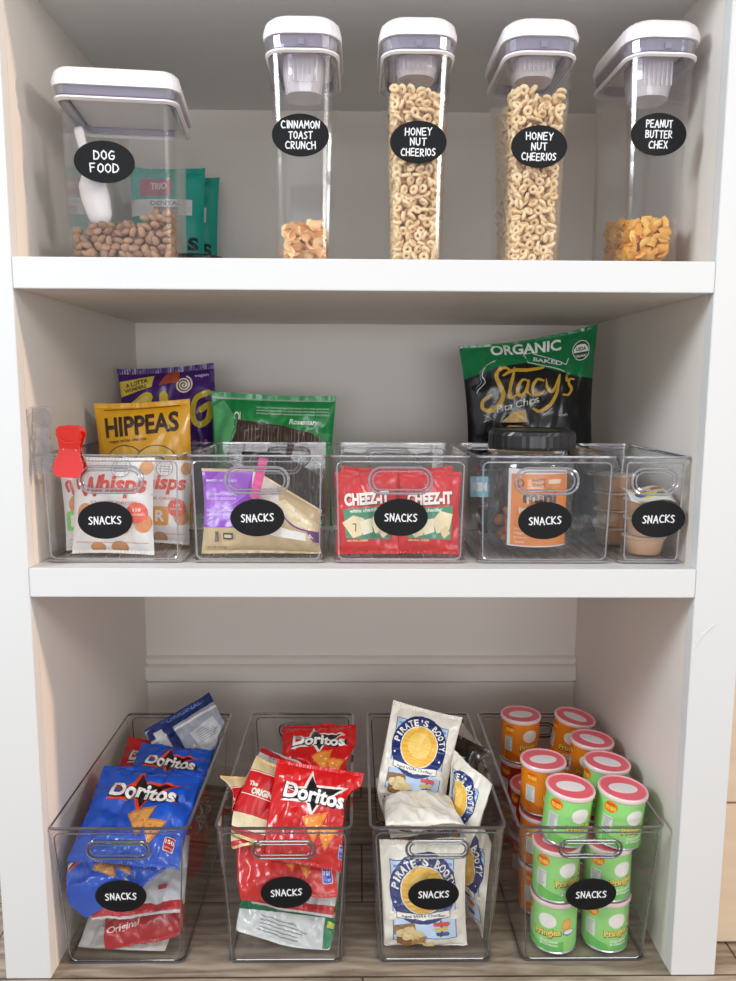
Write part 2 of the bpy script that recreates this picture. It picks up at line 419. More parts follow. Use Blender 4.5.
# ------------------------------------------------------------------ the setting
def sbox(name, *a, mat=None, kind='structure', bevel=0.0):
    bm = bmesh.new(); box(bm, *a)
    bmesh.ops.recalc_face_normals(bm, faces=bm.faces)
    if bevel: bmesh.ops.bevel(bm, geom=bm.edges[:], offset=bevel, segments=2, affect='EDGES')
    o = link(name, bm, mat); o['kind'] = kind
    return o
ZTOP = 1.62
def setting():
    sbox('floor', -2.2, 2.2, -2.4, 1.2, -.03, 0, mat=wood_floor())
    sbox('wall_left', -HW-.02, -HW, .019, DEP+.02, 0, ZTOP, mat=M_WALL)
    sbox('wall_right', HW, HW+.02, .019, DEP+.02, 0, ZTOP, mat=M_WALL)
    sbox('wall_back', -HW, HW, DEP, DEP+.02, 0, ZTOP, mat=M_WALL)
    sbox('ceiling', -HW, HW, 0.0, DEP, Z_C, Z_C+.0385, mat=M_TRIM)
    sbox('trim_1', -HW-.063, -HW, 0, .019, 0, ZTOP, mat=M_TRIM, bevel=.0008)
    sbox('trim_2', HW, HW+.063, 0, .019, 0, ZTOP, mat=M_TRIM, bevel=.0008)
    # moulding on the back wall of the bottom compartment
    bm = bmesh.new()
    prof = [(0, .2245), (-.009, .2245), (-.009, .2285), (-.003, .2295), (-.003, .2345), (-.016, .2365), (-.016, .263), (-.011, .266), (-.006, .2675), (-.006, .2705), (-.010, .2715), (-.010, .280), (-.004, .2835), (0, .2835)]
    a = [bm.verts.new((-HW+.0005, DEP+y, z)) for y, z in prof]; b = [bm.verts.new((HW-.0005, DEP+y, z)) for y, z in prof]
    for i in range(len(prof)-1): bm.faces.new((a[i], b[i], b[i+1], a[i+1]))
    bm.faces.new(list(reversed(a))); bm.faces.new(b); bmesh.ops.recalc_face_normals(bm, faces=bm.faces)
    link('trim_3', bm, M_WALL)['kind'] = 'structure'
    sbox('baseboard_back', -HW+.0005, HW-.0005, DEP-.012, DEP-.0002, 0, .05, mat=M_WALL, bevel=.002)
    for nm, z0, z1, lab, c in (('shelf', Z_T0, Z_T1, 'white painted top shelf board carrying the tall cereal canisters', 0), ('shelf', Z_M0, Z_M1, 'white painted middle shelf board carrying five clear bins', 0)):
        bm = bmesh.new(); box(bm, -HW+.0004, HW-.0004, 0.022, DEP-.0004, z0+.0004, z1-.0004)
        bmesh.ops.recalc_face_normals(bm, faces=bm.faces)
        o = link(nm, bm, M_WALL); tag(o, lab, 'shelf')
        bm = bmesh.new(); box(bm, -HW+.0004, HW-.0004, -.0005, .0215, z0, z1)
        bmesh.ops.recalc_face_normals(bm, faces=bm.faces); bmesh.ops.bevel(bm, geom=bm.edges[:], offset=.0009, segments=2, affect='EDGES')
        link('front_edge', bm, M_TRIM, o)
    # pale wood panelled side beyond the right-hand post
    pw = pale_wood()
    sbox('trim_4', .515, 1.0, .06, .078, 0.004, .2255, mat=pw, bevel=.002)
    sbox('trim_5', .515, 1.0, .06, .078, .229, .62, mat=pw, bevel=.002)
    sbox('wall_side', .505, 1.2, .085, .1, 0, ZTOP, mat=M_TRIM)
    # chipped caulk on the right post
    bm = bmesh.new(); tube(bm, [(.4425, -.0004, .485), (.447, -.0004, .492), (.452, -.0004, .502), (.461, -.0004, .511), (.468, -.0004, .518)], .0009, n=6)
    o = link('paint_drip', bm, M_TRIM); tag(o, 'thin dried white paint drip on the front of the right post', 'paint drip')
setting()

# ------------------------------------------------------------------ stickers
def sticker(parent, text_rows, c, slope=0, hw=.0375, hh=.0262, W=None, seed=0, roll=0, name='label_sticker', rot=0):
    """black oval chalk label; c = centre in the parent's space, facing -y"""
    bm = bmesh.new()
    el = lambda s, y, k=1: [Vector((s*k*math.cos(2*PI*i/44)*hw, y, s*k*math.sin(2*PI*i/44)*hh)) for i in range(44)]
    loft(bm, [el(1, 0), el(1, -.0005), el(.975, -.0009)])
    bmesh.ops.recalc_face_normals(bm, faces=bm.faces)
    rows = text_rows; n = len(rows); art = []
    for i, (s, wd) in enumerate(rows):
        hgt = .0102 if n == 1 else (.0105 if n == 2 else .0086)
        zc = (n-1)/2*(hgt*1.45) - i*hgt*1.45
        art += hand(s, 0, zc, wd, hgt, .145 if n < 3 else .16, seed+i)
    for (V, F, _) in art:
        vs = [bm.verts.new((x, -.0013, z)) for x, z in V]
        vb = [bm.verts.new((x, -.0007, z)) for x, z in V]
        for f in F:
            fc = bm.faces.new([vs[i] for i in f]); fc.material_index = 1
            for k in range(len(f)):
                a, b = f[k], f[(k+1) % len(f)]
                fc = bm.faces.new((vs[b], vs[a], vb[a], vb[b])); fc.material_index = 1
    o = link(name, bm, [M_LABEL, M_CHALK], parent)
    o.matrix_local = Matrix.Translation(Vector(c)) @ Matrix.Rotation(slope, 4, 'X') @ Matrix.Rotation(math.radians(roll), 4, 'Y')
    o['label'] = 'black oval label with white hand lettering'
    return o

# ------------------------------------------------------------------ clear bins
def make_bin(x0, x1, y0, y1, z, H, inset, edge, lab, grp, hand_z, hw_, hh_, lab_c, seed, ribs=False, lslope=None, rot=0):
    """x0..x1, y0..y1: outside of the rim"""
    cx, cy = (x0+x1)/2, (y0+y1)/2
    root = empty('clear_bin', (cx, cy, z+.0006)); tag(root, lab, 'storage bin', grp)
    X, Y = (x1-x0)/2, (y1-y0)/2; f = .0022
    bx, by = X-f-inset, Y-f-inset; tx, ty = X-f, Y-f; t = .0022
    bm = bmesh.new(); r = .010
    loft(bm, [rr(bx-.006, by-.006, r-.004, 0), rr(bx-.0015, by-.0015, r, .0015), rr(bx, by, r, .006), rr(tx, ty, r, H-.002), rr(tx-t, ty-t, r-t, H-.002),
              rr(bx-t, by-t, r-t, .007), rr(bx-.008, by-.008, r-.005, .003)])
    bmesh.ops.recalc_face_normals(bm, faces=bm.faces)
    # moulded outline of the front and back panels, thicker plastic
    for sy in (-1, 1):
        k = (ty-by)/H; pts = []
        for p in rr(1, 1, .1, 0, 5):
            zz = .5*(p.y+1)*(H-.014)+.005; hx = bx+(tx-bx)*zz/H-.007
            pts.append((p.x*hx if abs(p.x) > .89 else p.x*hx, sy*(by+k*zz-.0005), zz))
        tube(bm, pts, .0011, True, 6, mi=1)
    b = link('bin_body', bm, [M_CLEAR, edge], root, smooth=False)
    bm = bmesh.new()
    loft(bm, [rr(tx-t, ty-t, r-t, H-.003), rr(tx+.0008, ty+.0008, r, H-.003), rr(X, Y, r+.003, H-.0018), rr(X, Y, r+.003, H), rr(tx-t, ty-t, r-t, H)], close=True)
    bmesh.ops.recalc_face_normals(bm, faces=bm.faces)
    link('rim', bm, edge, root)
    bm = bmesh.new()
    loft(bm, [rr(bx-.004, by-.004, r-.002, -.0004), rr(bx+.0006, by+.0006, r, .001), rr(bx+.0006, by+.0006, r, .0035), rr(bx-.003, by-.003, r, .0035)], close=True)
    if ribs:
        nrib = 9
        for i in range(nrib):
            xx = -bx+.02+(2*bx-.04)*i/(nrib-1); tube(bm, [(xx, -by+.01, .0036), (xx, by-.01, .0036)], .0011, n=6)
    bmesh.ops.recalc_face_normals(bm, faces=bm.faces)
    link('base_ring', bm, edge, root)
    for sy in (-1, 1):
        k = (ty-by)/H; yy = lambda zz: sy*(by+k*zz+.0006)
        bm = bmesh.new()
        for (a, bb, rad) in ((hw_, hh_, .0019), (hw_-.005, hh_-.005, .0012)):
            pts = [(p.x, yy(hand_z+p.y), hand_z+p.y) for p in rr(a, bb, bb-.001, 0, 8)]
            tube(bm, pts, rad, True, 8)
        link('handle_recess', bm, edge, root)
    k = (ty-by)/H; zl = lab_c[1]-z
    sticker(root, [('SNACKS', .043)], (lab_c[0]-cx, -(by+k*zl)-.0005, zl), math.atan(k) if k else 0, .0365, .0255, seed=seed, roll=rnd.uniform(-3, 1))
    return root
ROWM = 'clear snack bins lined up on the middle shelf'; ROWB = 'deep clear snack bins on the floor of the pantry'
E1 = M_EDGE
mb = [(-.435, -.2405, 'low clear bin holding white cheese crisp bags, one red and one clear clip beside it', (-.348, .651)),
      (-.2385, -.049, 'low clear bin holding a purple and tan cracker bag with a pink clip', (-.144, .655)),
      (-.0465, .1425, 'low clear bin packed with small red cracker bags', (.049, .656)),
      (.149, .3405, 'low clear bin holding the black-lidded pretzel jar', (.244, .652)),
      (.3425, .4385, 'narrow low clear bin holding stacked dip cups, against the right wall', (.398, .655))]
for i, (a, b_, lab, lc) in enumerate(mb):
    hwid = .042 if i != 4 else .031
    make_bin(a, b_, .028, .268, Z_M1, .147, .003, E1, lab, ROWM, .113, hwid, .0175, lc, 11+i, ribs=True)
fb = [(-.443, -.2435, 'deep clear bin with blue and silver chip bags heaped in it', (-.344, .111)),
      (-.2095, -.0145, 'deep clear bin with red tortilla chip bags heaped over green ones', (-.109, .116)),
      (.008, .2025, 'deep clear bin filled with cream and blue puff bags', (.101, .112)),
      (.217, .4275, 'deep clear bin filled with green and orange chip cans', (.327, .111))]
for i, (a, b_, lab, lc) in enumerate(fb):
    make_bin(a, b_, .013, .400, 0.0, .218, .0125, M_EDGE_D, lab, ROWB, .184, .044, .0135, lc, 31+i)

# ------------------------------------------------------------------ loose food
def crumb(name, c1, c2, rough=.75):
    m, nt, N, L, B = newmat(name)
    g = N.new('ShaderNodeNewGeometry'); r = N.new('ShaderNodeValToRGB')
    r.color_ramp.elements[0].color = lin(c1); r.color_ramp.elements[1].color = lin(c2)
    L.new(g.outputs['Random Per Island'], r.inputs[0])
    tc = N.new('ShaderNodeTexCoord'); n = N.new('ShaderNodeTexNoise'); n.inputs['Scale'].default_value = 600
    L.new(tc.outputs['Object'], n.inputs['Vector'])
    bp = N.new('ShaderNodeBump'); bp.inputs['Strength'].default_value = .5; bp.inputs['Distance'].default_value = .0006
    L.new(n.outputs['Fac'], bp.inputs['Height']); L.new(bp.outputs['Normal'], B.inputs['Normal'])
    L.new(r.outputs[0], B.inputs['Base Color']); B.inputs['Roughness'].default_value = rough
    return m
def ring_geo(Rr=.0042, r=.0026, n=12, k=6):
    V = [((Rr+r*math.cos(2*PI*b/k))*math.cos(2*PI*a/n), (Rr+r*math.cos(2*PI*b/k))*math.sin(2*PI*a/n), r*.9*math.sin(2*PI*b/k)) for a in range(n) for b in range(k)]
    F = [(a*k+b, ((a+1) % n)*k+b, ((a+1) % n)*k+(b+1) % k, a*k+(b+1) % k) for a in range(n) for b in range(k)]
    return V, F
def pebble_geo(r=.0082, s=.6):
    V, F = [], []; n = 10; k = 6
    V.append((0, 0, -r*s))
    for j in range(1, k):
        p = -PI/2+PI*j/k
        for i in range(n): V.append((r*math.cos(p)**.8*math.cos(2*PI*i/n), r*math.cos(p)**.8*math.sin(2*PI*i/n), r*s*math.sin(p)))
    V.append((0, 0, r*s)); last = len(V)-1
    for i in range(n):
        F.append((0, 1+(i+1) % n, 1+i)); F.append((last, last-n+i, last-n+(i+1) % n))
        for j in range(k-2):
            a = 1+j*n; F.append((a+i, a+(i+1) % n, a+n+(i+1) % n, a+n+i))
    return V, F
def square_geo(s=.0142, t=.0024, n=6, bow=.0015, weave=.0009):
    V, F = [], []
    for sd in (1, -1):
        b = len(V)
        for i in range(n+1):
            for j in range(n+1):
                u, v = i/n-.5, j/n-.5
                e = (1-(2*abs(u))**4)*(1-(2*abs(v))**4)
                V.append((u*s, v*s, sd*t*e+bow*(u*u-v*v)*6+weave*((i+j) % 2)*sd*e))
        for i in range(n):
            for j in range(n):
                q = (b+i*(n+1)+j, b+(i+1)*(n+1)+j, b+(i+1)*(n+1)+j+1, b+i*(n+1)+j+1)
                F.append(q if sd > 0 else tuple(reversed(q)))
    return V, F
def fill(name, geo, mat, lab, loc, hx, hy, top, pitch, cat_='cereal', rz=0, jit=.3, flat=0, shape='box', seed=3):
    """hx, hy: functions of height, top: function of (x, y); a heap nobody would count"""
    r = random.Random(seed); V0, F0 = geo; V, F = [], []
    V0 = [Vector(v) for v in V0]; z = pitch*.55; lay = 0
    while z < .4:
        X, Y = hx(z), hy(z); nx_, ny_ = max(1, int(2*X/pitch)), max(1, int(2*Y/pitch)); cnt = 0
        for i in range(nx_+1):
            for j in range(ny_+1):
                x = -X+2*X*i/nx_; y = -Y+2*Y*j/ny_
                if 0 < i < nx_ : x += (lay % 2-.5)*pitch*.5
                x += r.uniform(-jit, jit)*pitch; y += r.uniform(-jit, jit)*pitch
                x = max(-X, min(X, x)); y = max(-Y, min(Y, y))
                if shape == 'round' and math.hypot(x/X, y/Y) > 1: continue
                zz = z+r.uniform(-jit, jit)*pitch*.6
                if zz > top(x, y): continue
                inner = abs(x) < X-2.3*pitch and abs(y) < Y-2.3*pitch and zz < top(x, y)-2.6*pitch
                if inner: continue
                cnt += 1
                if flat: M = Matrix.Rotation(r.uniform(0, 2*PI), 3, 'Z') @ Matrix.Rotation(r.gauss(0, flat), 3, 'X') @ Matrix.Rotation(r.gauss(0, flat), 3, 'Y')
                else: M = Matrix.Rotation(r.uniform(0, 2*PI), 3, 'Z') @ Matrix.Rotation(math.acos(r.uniform(-1, 1)), 3, 'X') @ Matrix.Rotation(r.uniform(0, 6), 3, 'Z')
                b = len(V); k = r.uniform(.92, 1.08); o = Vector((x, y, max(zz, pitch*.55)))
                V += [M @ (v*k)+o for v in V0]; F += [tuple(b+q for q in f) for f in F0]
        if cnt == 0 and z > .02: break
        z += pitch*.8; lay += 1
    me = bpy.data.meshes.new(name); me.from_pydata(V, [], F); me.materials.append(mat)
    for p in me.polygons: p.use_smooth = True
    o = bpy.data.objects.new(name, me); COL.objects.link(o); o.location = loc; o.rotation_euler = (0, 0, rz)
    tag(o, lab, cat_, kind='stuff'); return o
M_OAT = crumb('oat_rings', '#e3c08e', '#f4dab0'); M_KIB = crumb('kibble', '#8f6a50', '#b08a6c')
M_CIN = crumb('cinnamon_squares', '#e2a565', '#f5d3a2'); M_CHX = crumb('woven_corn_squares', '#e0962f', '#f7c765'); M_PRZ = crumb('pretzel_nuggets', '#a8602c', '#cf8a4a', .5)

# ------------------------------------------------------------------ lidded canisters on the top shelf
def make_canister(x, lab, rows, hb, ht, hyb, hyt, Hb, lx, ly, lz, zlab, xlab, rz=0, seed=0, r=.014, spout=True, yc=.117, lr=.03, lhw=.0365, sl=1.0):
    root = empty('canister', (x, yc, Z_T1+.0003), rz); tag(root, lab, 'canister', 'push-top canisters on the top shelf')
    bm = bmesh.new(); t = .0022
    n = 6; rg = [rr(hb-.004, hyb-.004, r-.004, 0), rr(hb, hyb, r, .004)]
    for i in range(1, n+1):
        k = i/n; rg.append(rr(hb+(ht-hb)*k*k, hyb+(hyt-hyb)*k*k, r+.006*k*k, .004+(Hb-.004)*k))
    for i in range(n, 0, -1):
        k = i/n; rg.append(rr(hb+(ht-hb)*k*k-t, hyb+(hyt-hyb)*k*k-t, r+.006*k*k-t, .004+(Hb-.004)*k))
    rg.append(rr(hb-t-.001, hyb-t-.001, r-t, .006))
    loft(bm, rg); bmesh.ops.recalc_face_normals(bm, faces=bm.faces)
    link('canister_body', bm, M_OXO, root, smooth=False)
    bm = bmesh.new(); g0 = Hb-.002
    loft(bm, [rr(ht-.002, hyt-.002, lr-.006, g0+.0015), rr(lx-.004, ly-.004, lr-.002, g0+.004), rr(lx-.003, ly-.003, lr-.002, lz), rr(ht-.008, hyt-.008, lr-.01, lz), rr(ht-.008, hyt-.008, lr-.01, g0)], close=True)
    bmesh.ops.recalc_face_normals(bm, faces=bm.faces); link('gasket', bm, M_GASKET, root)
    bm = bmesh.new()
    loft(bm, [rr(ht+.0004, hyt+.0004, lr-.006, g0-.003), rr(lx-.002, ly-.002, lr-.003, g0-.001), rr(lx-.002, ly-.002, lr-.003, g0+.001), rr(ht+.0004, hyt+.0004, lr-.006, g0+.001)], close=True)
    bmesh.ops.recalc_face_normals(bm, faces=bm.faces); link('neck_ring', bm, M_LID, root)
    bm = bmesh.new()
    loft(bm, [rr(ht-.010, hyt-.010, lr-.012, lz-.006), rr(ht-.010, hyt-.010, lr-.012, lz), rr(lx, ly, lr, lz), rr(lx+.001, ly+.001, lr, lz+.006), rr(lx-.002, ly-.002, lr, lz+.018), rr(lx-.007, ly-.007, lr-.004, lz+.0225), rr(lx-.02, ly-.02, lr-.012, lz+.0235)])
    bmesh.ops.recalc_face_normals(bm, faces=bm.faces)
    o = link('lid', bm, M_LID, root, smooth=False)
    if spout:
        bm = bmesh.new(); box(bm, -.004, .004, -ly+.001, -ly+.004, g0+.005, g0+.012); link('pour_latch', bm, M_GASKET, root)
        bm = bmesh.new()
        loft(bm, [rr(.024, .026, .02, -.040*sl, cy=-.02), rr(.027, .03, .02, -.02*sl, cy=-.02), rr(.028, .032, .02, .004, cy=-.02), rr(.026, .03, .018, .004, cy=-.02), rr(.025, .028, .018, -.02*sl, cy=-.02), rr(.022, .024, .018, -.036*sl, cy=-.02)])
        for i in range(7):
            xx = -.018+.006*i; box(bm, xx-.0008, xx+.0008, -.0525, -.0505, -.03*sl, .0)
        bmesh.ops.recalc_face_normals(bm, faces=bm.faces)
        link('inner_spout', bm, M_FROST, root, loc=(0, 0, Hb))
    k = (zlab/Hb); yl = hyb+(hyt-hyb)*k*k
    sticker(root, rows, (xlab, -yl-.0012, zlab), math.atan(2*(hyt-hyb)*k/Hb), lhw, .0258, seed=seed)
    return root
def lerp2(a, b, Hb): return lambda z: a+(b-a)*(z/Hb)**2
cans = [(-.082, 'empty-looking tall canister with a little cinnamon cereal at its base', [('CINNAMON', .048), ('TOAST', .030), ('CRUNCH', .038)], .160, -.002),
        (.066, 'tall canister of oat rings, filled right up under its lid, nearer the cinnamon cereal', [('HONEY', .034), ('NUT', .020), ('CHEERIOS', .044)], .153, .001),
        (.2215, 'tall canister of oat rings standing next to the yellow woven square cereal', [('HONEY', .034), ('NUT', .020), ('CHEERIOS', .044)], .149, .0),
        (.3765, 'tall canister with a shallow layer of yellow woven square cereal', [('PEANUT', .034), ('BUTTER', .034), ('CHEX', .024)], .165, -.003)]
HB, HT, YB, YT, BH = .0358, .0445, .066, .076, .262
for i, (x, lab, rows, zl, xl) in enumerate(cans):
    make_canister(x, lab, rows, HB, HT, YB, YT, BH, .0495, .082, .278, zl, xl, rz=math.radians((0, 0, 1, 2)[i]), seed=51+3*i, sl=(1, .45, .45, 1)[i])
hxr, hyr = (lambda m: lerp2(HB-m, HT-m, BH)), (lambda m: lerp2(YB-m, YT-m, BH))
fill('oat_ring_cereal', ring_geo(), M_OAT, 'pale oat rings filling the canister nearer the cinnamon cereal', (.066, .117, Z_T1+.0075), hxr(.0120), hyr(.0120), lambda x, y: .216-.3*max(0, x)+.010*noise.noise(Vector((x*30, y*30, 1))), .0108, seed=4)
fill('oat_ring_cereal', ring_geo(), M_OAT, 'pale oat rings filling the canister next to the yellow cereal', (.2215, .117, Z_T1+.0075), hxr(.0120), hyr(.0120), lambda x, y: .213+.010*noise.noise(Vector((x*30, y*30, 8))), .0108, rz=math.radians(1), seed=5)
fill('cinnamon_square_cereal', square_geo(.0165, .0018, 4, .004, 0), M_CIN, 'cinnamon dusted cereal squares in the bottom of a tall canister', (-.082, .117, Z_T1+.0130), hxr(.0160), hyr(.0160), lambda x, y: .034+.02*noise.noise(Vector((x*30, y*30, 3))), .0105, flat=.7, seed=6)
fill('woven_square_cereal', square_geo(), M_CHX, 'yellow woven cereal squares in the bottom of a tall canister', (.3765, .117, Z_T1+.0120), hxr(.0160), hyr(.0160), lambda x, y: .054-.1*x+.02*noise.noise(Vector((x*30, y*30, 5))), .0105, rz=math.radians(2), flat=.7, seed=7)
# square canister of dog food
DX, DY = -.3265, .123; DR = math.radians(6)
dog = make_canister(DX, 'wide square canister part filled with brown dog kibble and a white scoop', [('DOG', .025), ('FOOD', .035)], .0700, .0735, .070, .074, .204, .0800, .082, .216, .126, -.017, rz=DR, seed=71, r=.016, spout=False, yc=DY, lr=.02, lhw=.038)
fill('dog_kibble', pebble_geo(.0072, .55), M_KIB, 'round brown kibble heaped in the square canister', (DX, DY, Z_T1+.008), lambda z: .058, lambda z: .058, lambda x, y: .046+.32*x+.02*noise.noise(Vector((x*25, y*25, 2))), .0115, cat_='dog food', rz=DR, flat=.7, seed=8)
def scoop():
    bm = bmesh.new(); M = Matrix.Rotation(math.radians(-13), 4, 'Y')
    rg = []
    for z, a, b_, dy in ((.0, .008, .004, 0), (.012, .016, .010, 0), (.035, .019, .013, 0), (.056, .018, .012, 0), (.068, .012, .006, .002), (.074, .0075, .0035, .004), (.10, .006, .003, .004), (.125, .0065, .003, .004), (.13, .005, .002, .004)):
        rg.append([M @ Vector((a*math.cos(2*PI*k/20), b_*math.sin(2*PI*k/20)+dy, z)) for k in range(20)])
    loft(bm, rg)
    bmesh.ops.recalc_face_normals(bm, faces=bm.faces)
    o = link('scoop', bm, M_LID, None, smooth=True); p = at(103, 226, .085); o.location = (p.x, .085, p.z); o.rotation_euler = (0, 0, 0)
    tag(o, 'white plastic scoop standing in the dog kibble', 'scoop')
scoop()
def atz(u, v, z):
    d = CF + CR*(u-368)/FL - CU*(v-490.5)/FL
    return CAM + d*((z-CAM.z)/d.z)
# ------------------------------------------------------------------ printed artwork of each pouch
def a_crisps(letter, lc, lx=-.021):
    A = [R(0, -.0475, .094, .0012, '#e9a68c'), E(-.034, -.010 if lx > -.03 else .002, .011, .0135, '#dd9c5c'), E(.041, -.021, .011, .013, '#e58f4b'),
         E(-.018, -.054, .010, .007, '#cf8f5c'), E(.010, -.054, .011, .009, '#c98a5a'),
         RR(lx, -.021, .026, .028, .004, lc), RR(.012, -.021, .022, .028, .004, lc), T(letter, lx, -.021, .014, .017, '#fdf6ee', bold=.03)]
    A += [K([(-.043, .022), (-.045, .032), (-.040, .036), (-.038, .024), (-.034, .014), (-.030, .022), (-.026, .036), (-.024, .022), (-.021, .014), (-.016, .030), (-.0145, .038)], .0038, '#e2452f', True)]
    A += [T('hisps', .0155, .026, .060, .030, '#e2452f', shear=.15, bold=.035), T('CHEESE CRISPS', .004, .005, .062, .0038, '#e27d62', bold=.01),
          E(.034, -.008, .0135, .0135, '#ef5126'), T('110', .034, -.004, .010, .0042, '#fff4ea', bold=.02), T('CALORIES', .034, -.010, .019, .0026, '#fff4ea'),
          E(.012, .049, .0125, .0115, '#8c8e90'), E(.012, .049, .0117, .0107, '#f3f1ef'), R(.012, .052, .016, .001, '#8c8e90'), R(.012, .0485, .019, .0012, '#8c8e90'), R(.012, .045, .016, .001, '#8c8e90'),
          R(.006, .049, .0008, .016, '#a5a7a9'), R(.018, .049, .0008, .016, '#a5a7a9'), E(.044, .050, .008, .009, '#d79a63')]
    return A
def puff(cx, cz, r, c1, c2, ang0=20, ang1=200, w=.016):
    pts = [(cx+r*math.cos(math.radians(a)), cz+r*.8*math.sin(math.radians(a))) for a in lins(ang0, ang1, 10)]
    return [K(pts, w+.003, c1), K(pts, w, c2)]
A_HIP = [T('HIPPEAS', .0, .066, .118, .032, '#3a2412', ang=3, bold=.035), T('vegan white cheddar', -.022, .042, .062, .0065, '#3a2412', ang=3, bold=.015),
         K([(-.06, .091), (.06, .093)], .0016, '#8a5b12'), P([(-.075, -.03), (-.01, .005), (.035, .012), (.060, -.01), (.068, -.05)], '#2b1c10')] \
        + puff(-.028, .010, .02, '#2b1c10', '#e3b23c', 20, 190) + puff(.022, .004, .025, '#2b1c10', '#e9c25c', 10, 170)
A_PUR = [P([(-.078, .078), (-.022, .094), (-.018, .112), (-.078, .104)], '#e8d24c'), T('A LOTTA', -.048, .101, .040, .0070, '#2c1440', ang=11, bold=.03), T('WONDERS', -.050, .0915, .040, .006, '#2c1440', ang=11, bold=.03)]
sp = [(.030+.0150*t/50*math.cos(t*.40), .094+.0145*t/50*math.sin(t*.40)) for t in range(2, 51)]
A_PUR += [K(sp, .0024, '#f0e3c0'), T('vegan', .060, .106, .022, .005, '#e8dcf4'), K([(-.066, .052), (-.048, .064), (-.030, .076)], .019, '#e6cd3a', True), K([(-.004, .030), (-.003, .078)], .0145, '#e6cd3a', True), K([(.016, .048), (.022, .064)], .010, '#e6cd3a', True),
          K([(.070, .078), (.050, .068), (.044, .040), (.054, .026), (.068, .034), (.073, .058), (.058, .050)], .0095, '#d9c23a', True), K([(-.064, .054), (-.048, .065), (-.032, .075)], .009, '#f3e27c', True)]
A_PUR += [P([(-.01, .095), (.008, .122), (.024, .118), (.022, .1)], '#b5543a'), K([(.055, -.03), (.062, .0), (.058, -.05)], .004, '#c45bd0', True), K([(.03, -.03), (.036, .005)], .004, '#c45bd0')]
A_GRN = [P([(-.104, .110), (.104, .110), (.104, .101), (-.104, .099)], '#b9cfc0')]
for r_ in range(3): A_GRN.append(T('NATURALLY FLAVORED CRACKERS BAKED WITH REAL SEASONING', .034, .088-.0052*r_, .124, .0026, '#dcefe0', bold=.01))
A_GRN += [T('Rosemary', .055, .064, .05, .012, '#f1f7f1', shear=.2, bold=.02), T('OL', -.058, .070, .016, .018, '#e8f3e8', bold=.02), P([(-.104, .085), (-.085, .097), (-.055, .06), (-.06, -.02), (-.09, -.06), (-.1, -.02)], '#5fb878'),
          P([(-.062, .046), (-.060, .066), (.018, .058), (.070, .047), (.092, .030), (.094, -.10), (-.085, -.10), (-.078, .012)], '#4c3a33'),]
rg_ = random.Random(4)
for k in range(26):
    x = -.058+.0058*k; ztop = .060-.16*max(0, x)-.006
    A_GRN.append(R(x, (ztop+.014)/2+.004, rg_.uniform(.0008, .0022), max(.01, ztop-.016), rg_.choice(['#6b564b', '#5d4a41', '#7a675b', '#3c2d28'])))
for k in range(30):
    x = -.076+.0056*k
    A_GRN.append(R(x, -.035, rg_.uniform(.0008, .0025), rg_.uniform(.07, .088), rg_.choice(['#6b564b', '#5d4a41', '#7a675b', '#3c2d28'])))
A_GRN += [K([(-.080, .014), (.0, .010), (.092, .002)], .0012, '#2e221e'), E(.005, .050, .0035, .003, '#2e221e'), E(-.002, .018, .0035, .004, '#2e221e'), K([(-.060, .066), (-.078, .014)], .001, '#2e221e')]
A_TAN = [P([(-.083, .06), (-.012, .06), (-.012, -.022), (-.083, -.022)], '#8f3fc0'), P([(-.083, -.02), (-.02, .02), (-.012, .058), (-.05, .06), (-.083, .03)], '#a661d3'),
         P([(-.012, .06), (.02, .06), (.03, .02), (-.012, .016)], '#ede4dc'), P([(.018, .022), (.035, .038), (.083, .018), (.083, -.01), (.055, -.006)], '#efd9ac'),
         K([(-.012, .014), (.02, .018), (.05, -.004), (.082, -.004)], .0035, '#7c3494', True), R(.04, -.02, .05, .016, '#f3eee6'), P([(.066, -.008), (.083, -.002), (.083, -.03), (.075, -.028)], '#6d3a78')]
for (x, z) in ((.030, .024), (.042, .027), (.054, .018), (.066, .012), (.040, .015), (.060, .003)): A_TAN.append(E(x, z, .008, .0065, '#f6e6c2')); A_TAN.append(K([(x-.004, z-.004), (x+.003, z-.005)], .0009, '#d8b983'))
for s_, z in (('BAKED, NOT FRIED', .040), ('NO ARTIFICIAL', .022), ('FLAVORS SEASONING', .016), ('REAL CARAMEL', .000), ('SMOKED CHEESE', -.006)): A_TAN.append(T(s_, -.055, z, .044, .0034, '#e9d9f2', bold=.01))
A_TAN += [R(-.062, -.034, .005, .014, '#6a5c4c'), R(-.045, -.033, .014, .0085, '#3c352e'), R(-.045, -.033, .010, .004, '#d8c7a4'), T('7.5 OZ (213g)', -.062, -.048, .03, .003, '#4b4036'), T('A', .071, -.017, .006, .009, '#f3eee6', ang=10)]
A_RED = [T('CHEEZ-IT', .0015, .0195, .064, .0175, '#7d0d10', ang=3, bold=.05), T('CHEEZ-IT', .0, .021, .064, .0175, '#fbf3ea', ang=3, bold=.05),
         P([(-.034, .006), (.034, .011), (.032, -.037), (-.030, -.034)], '#3f8f6b'), T('white cheddar', -.003, .005, .044, .005, '#f4efe2', ang=3, bold=.02),
         P([(-.036, -.012), (-.020, -.002), (-.004, -.006), (-.008, -.030), (-.020, -.034)], '#efdcae'), P([(.004, -.010), (.016, .004), (.034, .0), (.030, -.022), (.012, -.028)], '#f2e2b8'),
         P([(-.012, -.010), (.006, -.006), (.008, -.026), (-.006, -.030)], '#f7ecca'), P([(.016, -.024), (.026, -.016), (.031, -.028), (.022, -.036)], '#e9d29c'), K([(-.02, -.014), (-.016, -.014), (-.0165, -.024)], .0015, '#7a4a2a'),
         T('100% REAL CHEESE', -.014, -.0375, .03, .003, '#f5e7a8', bold=.02)]
GOLD = '#d6a739'
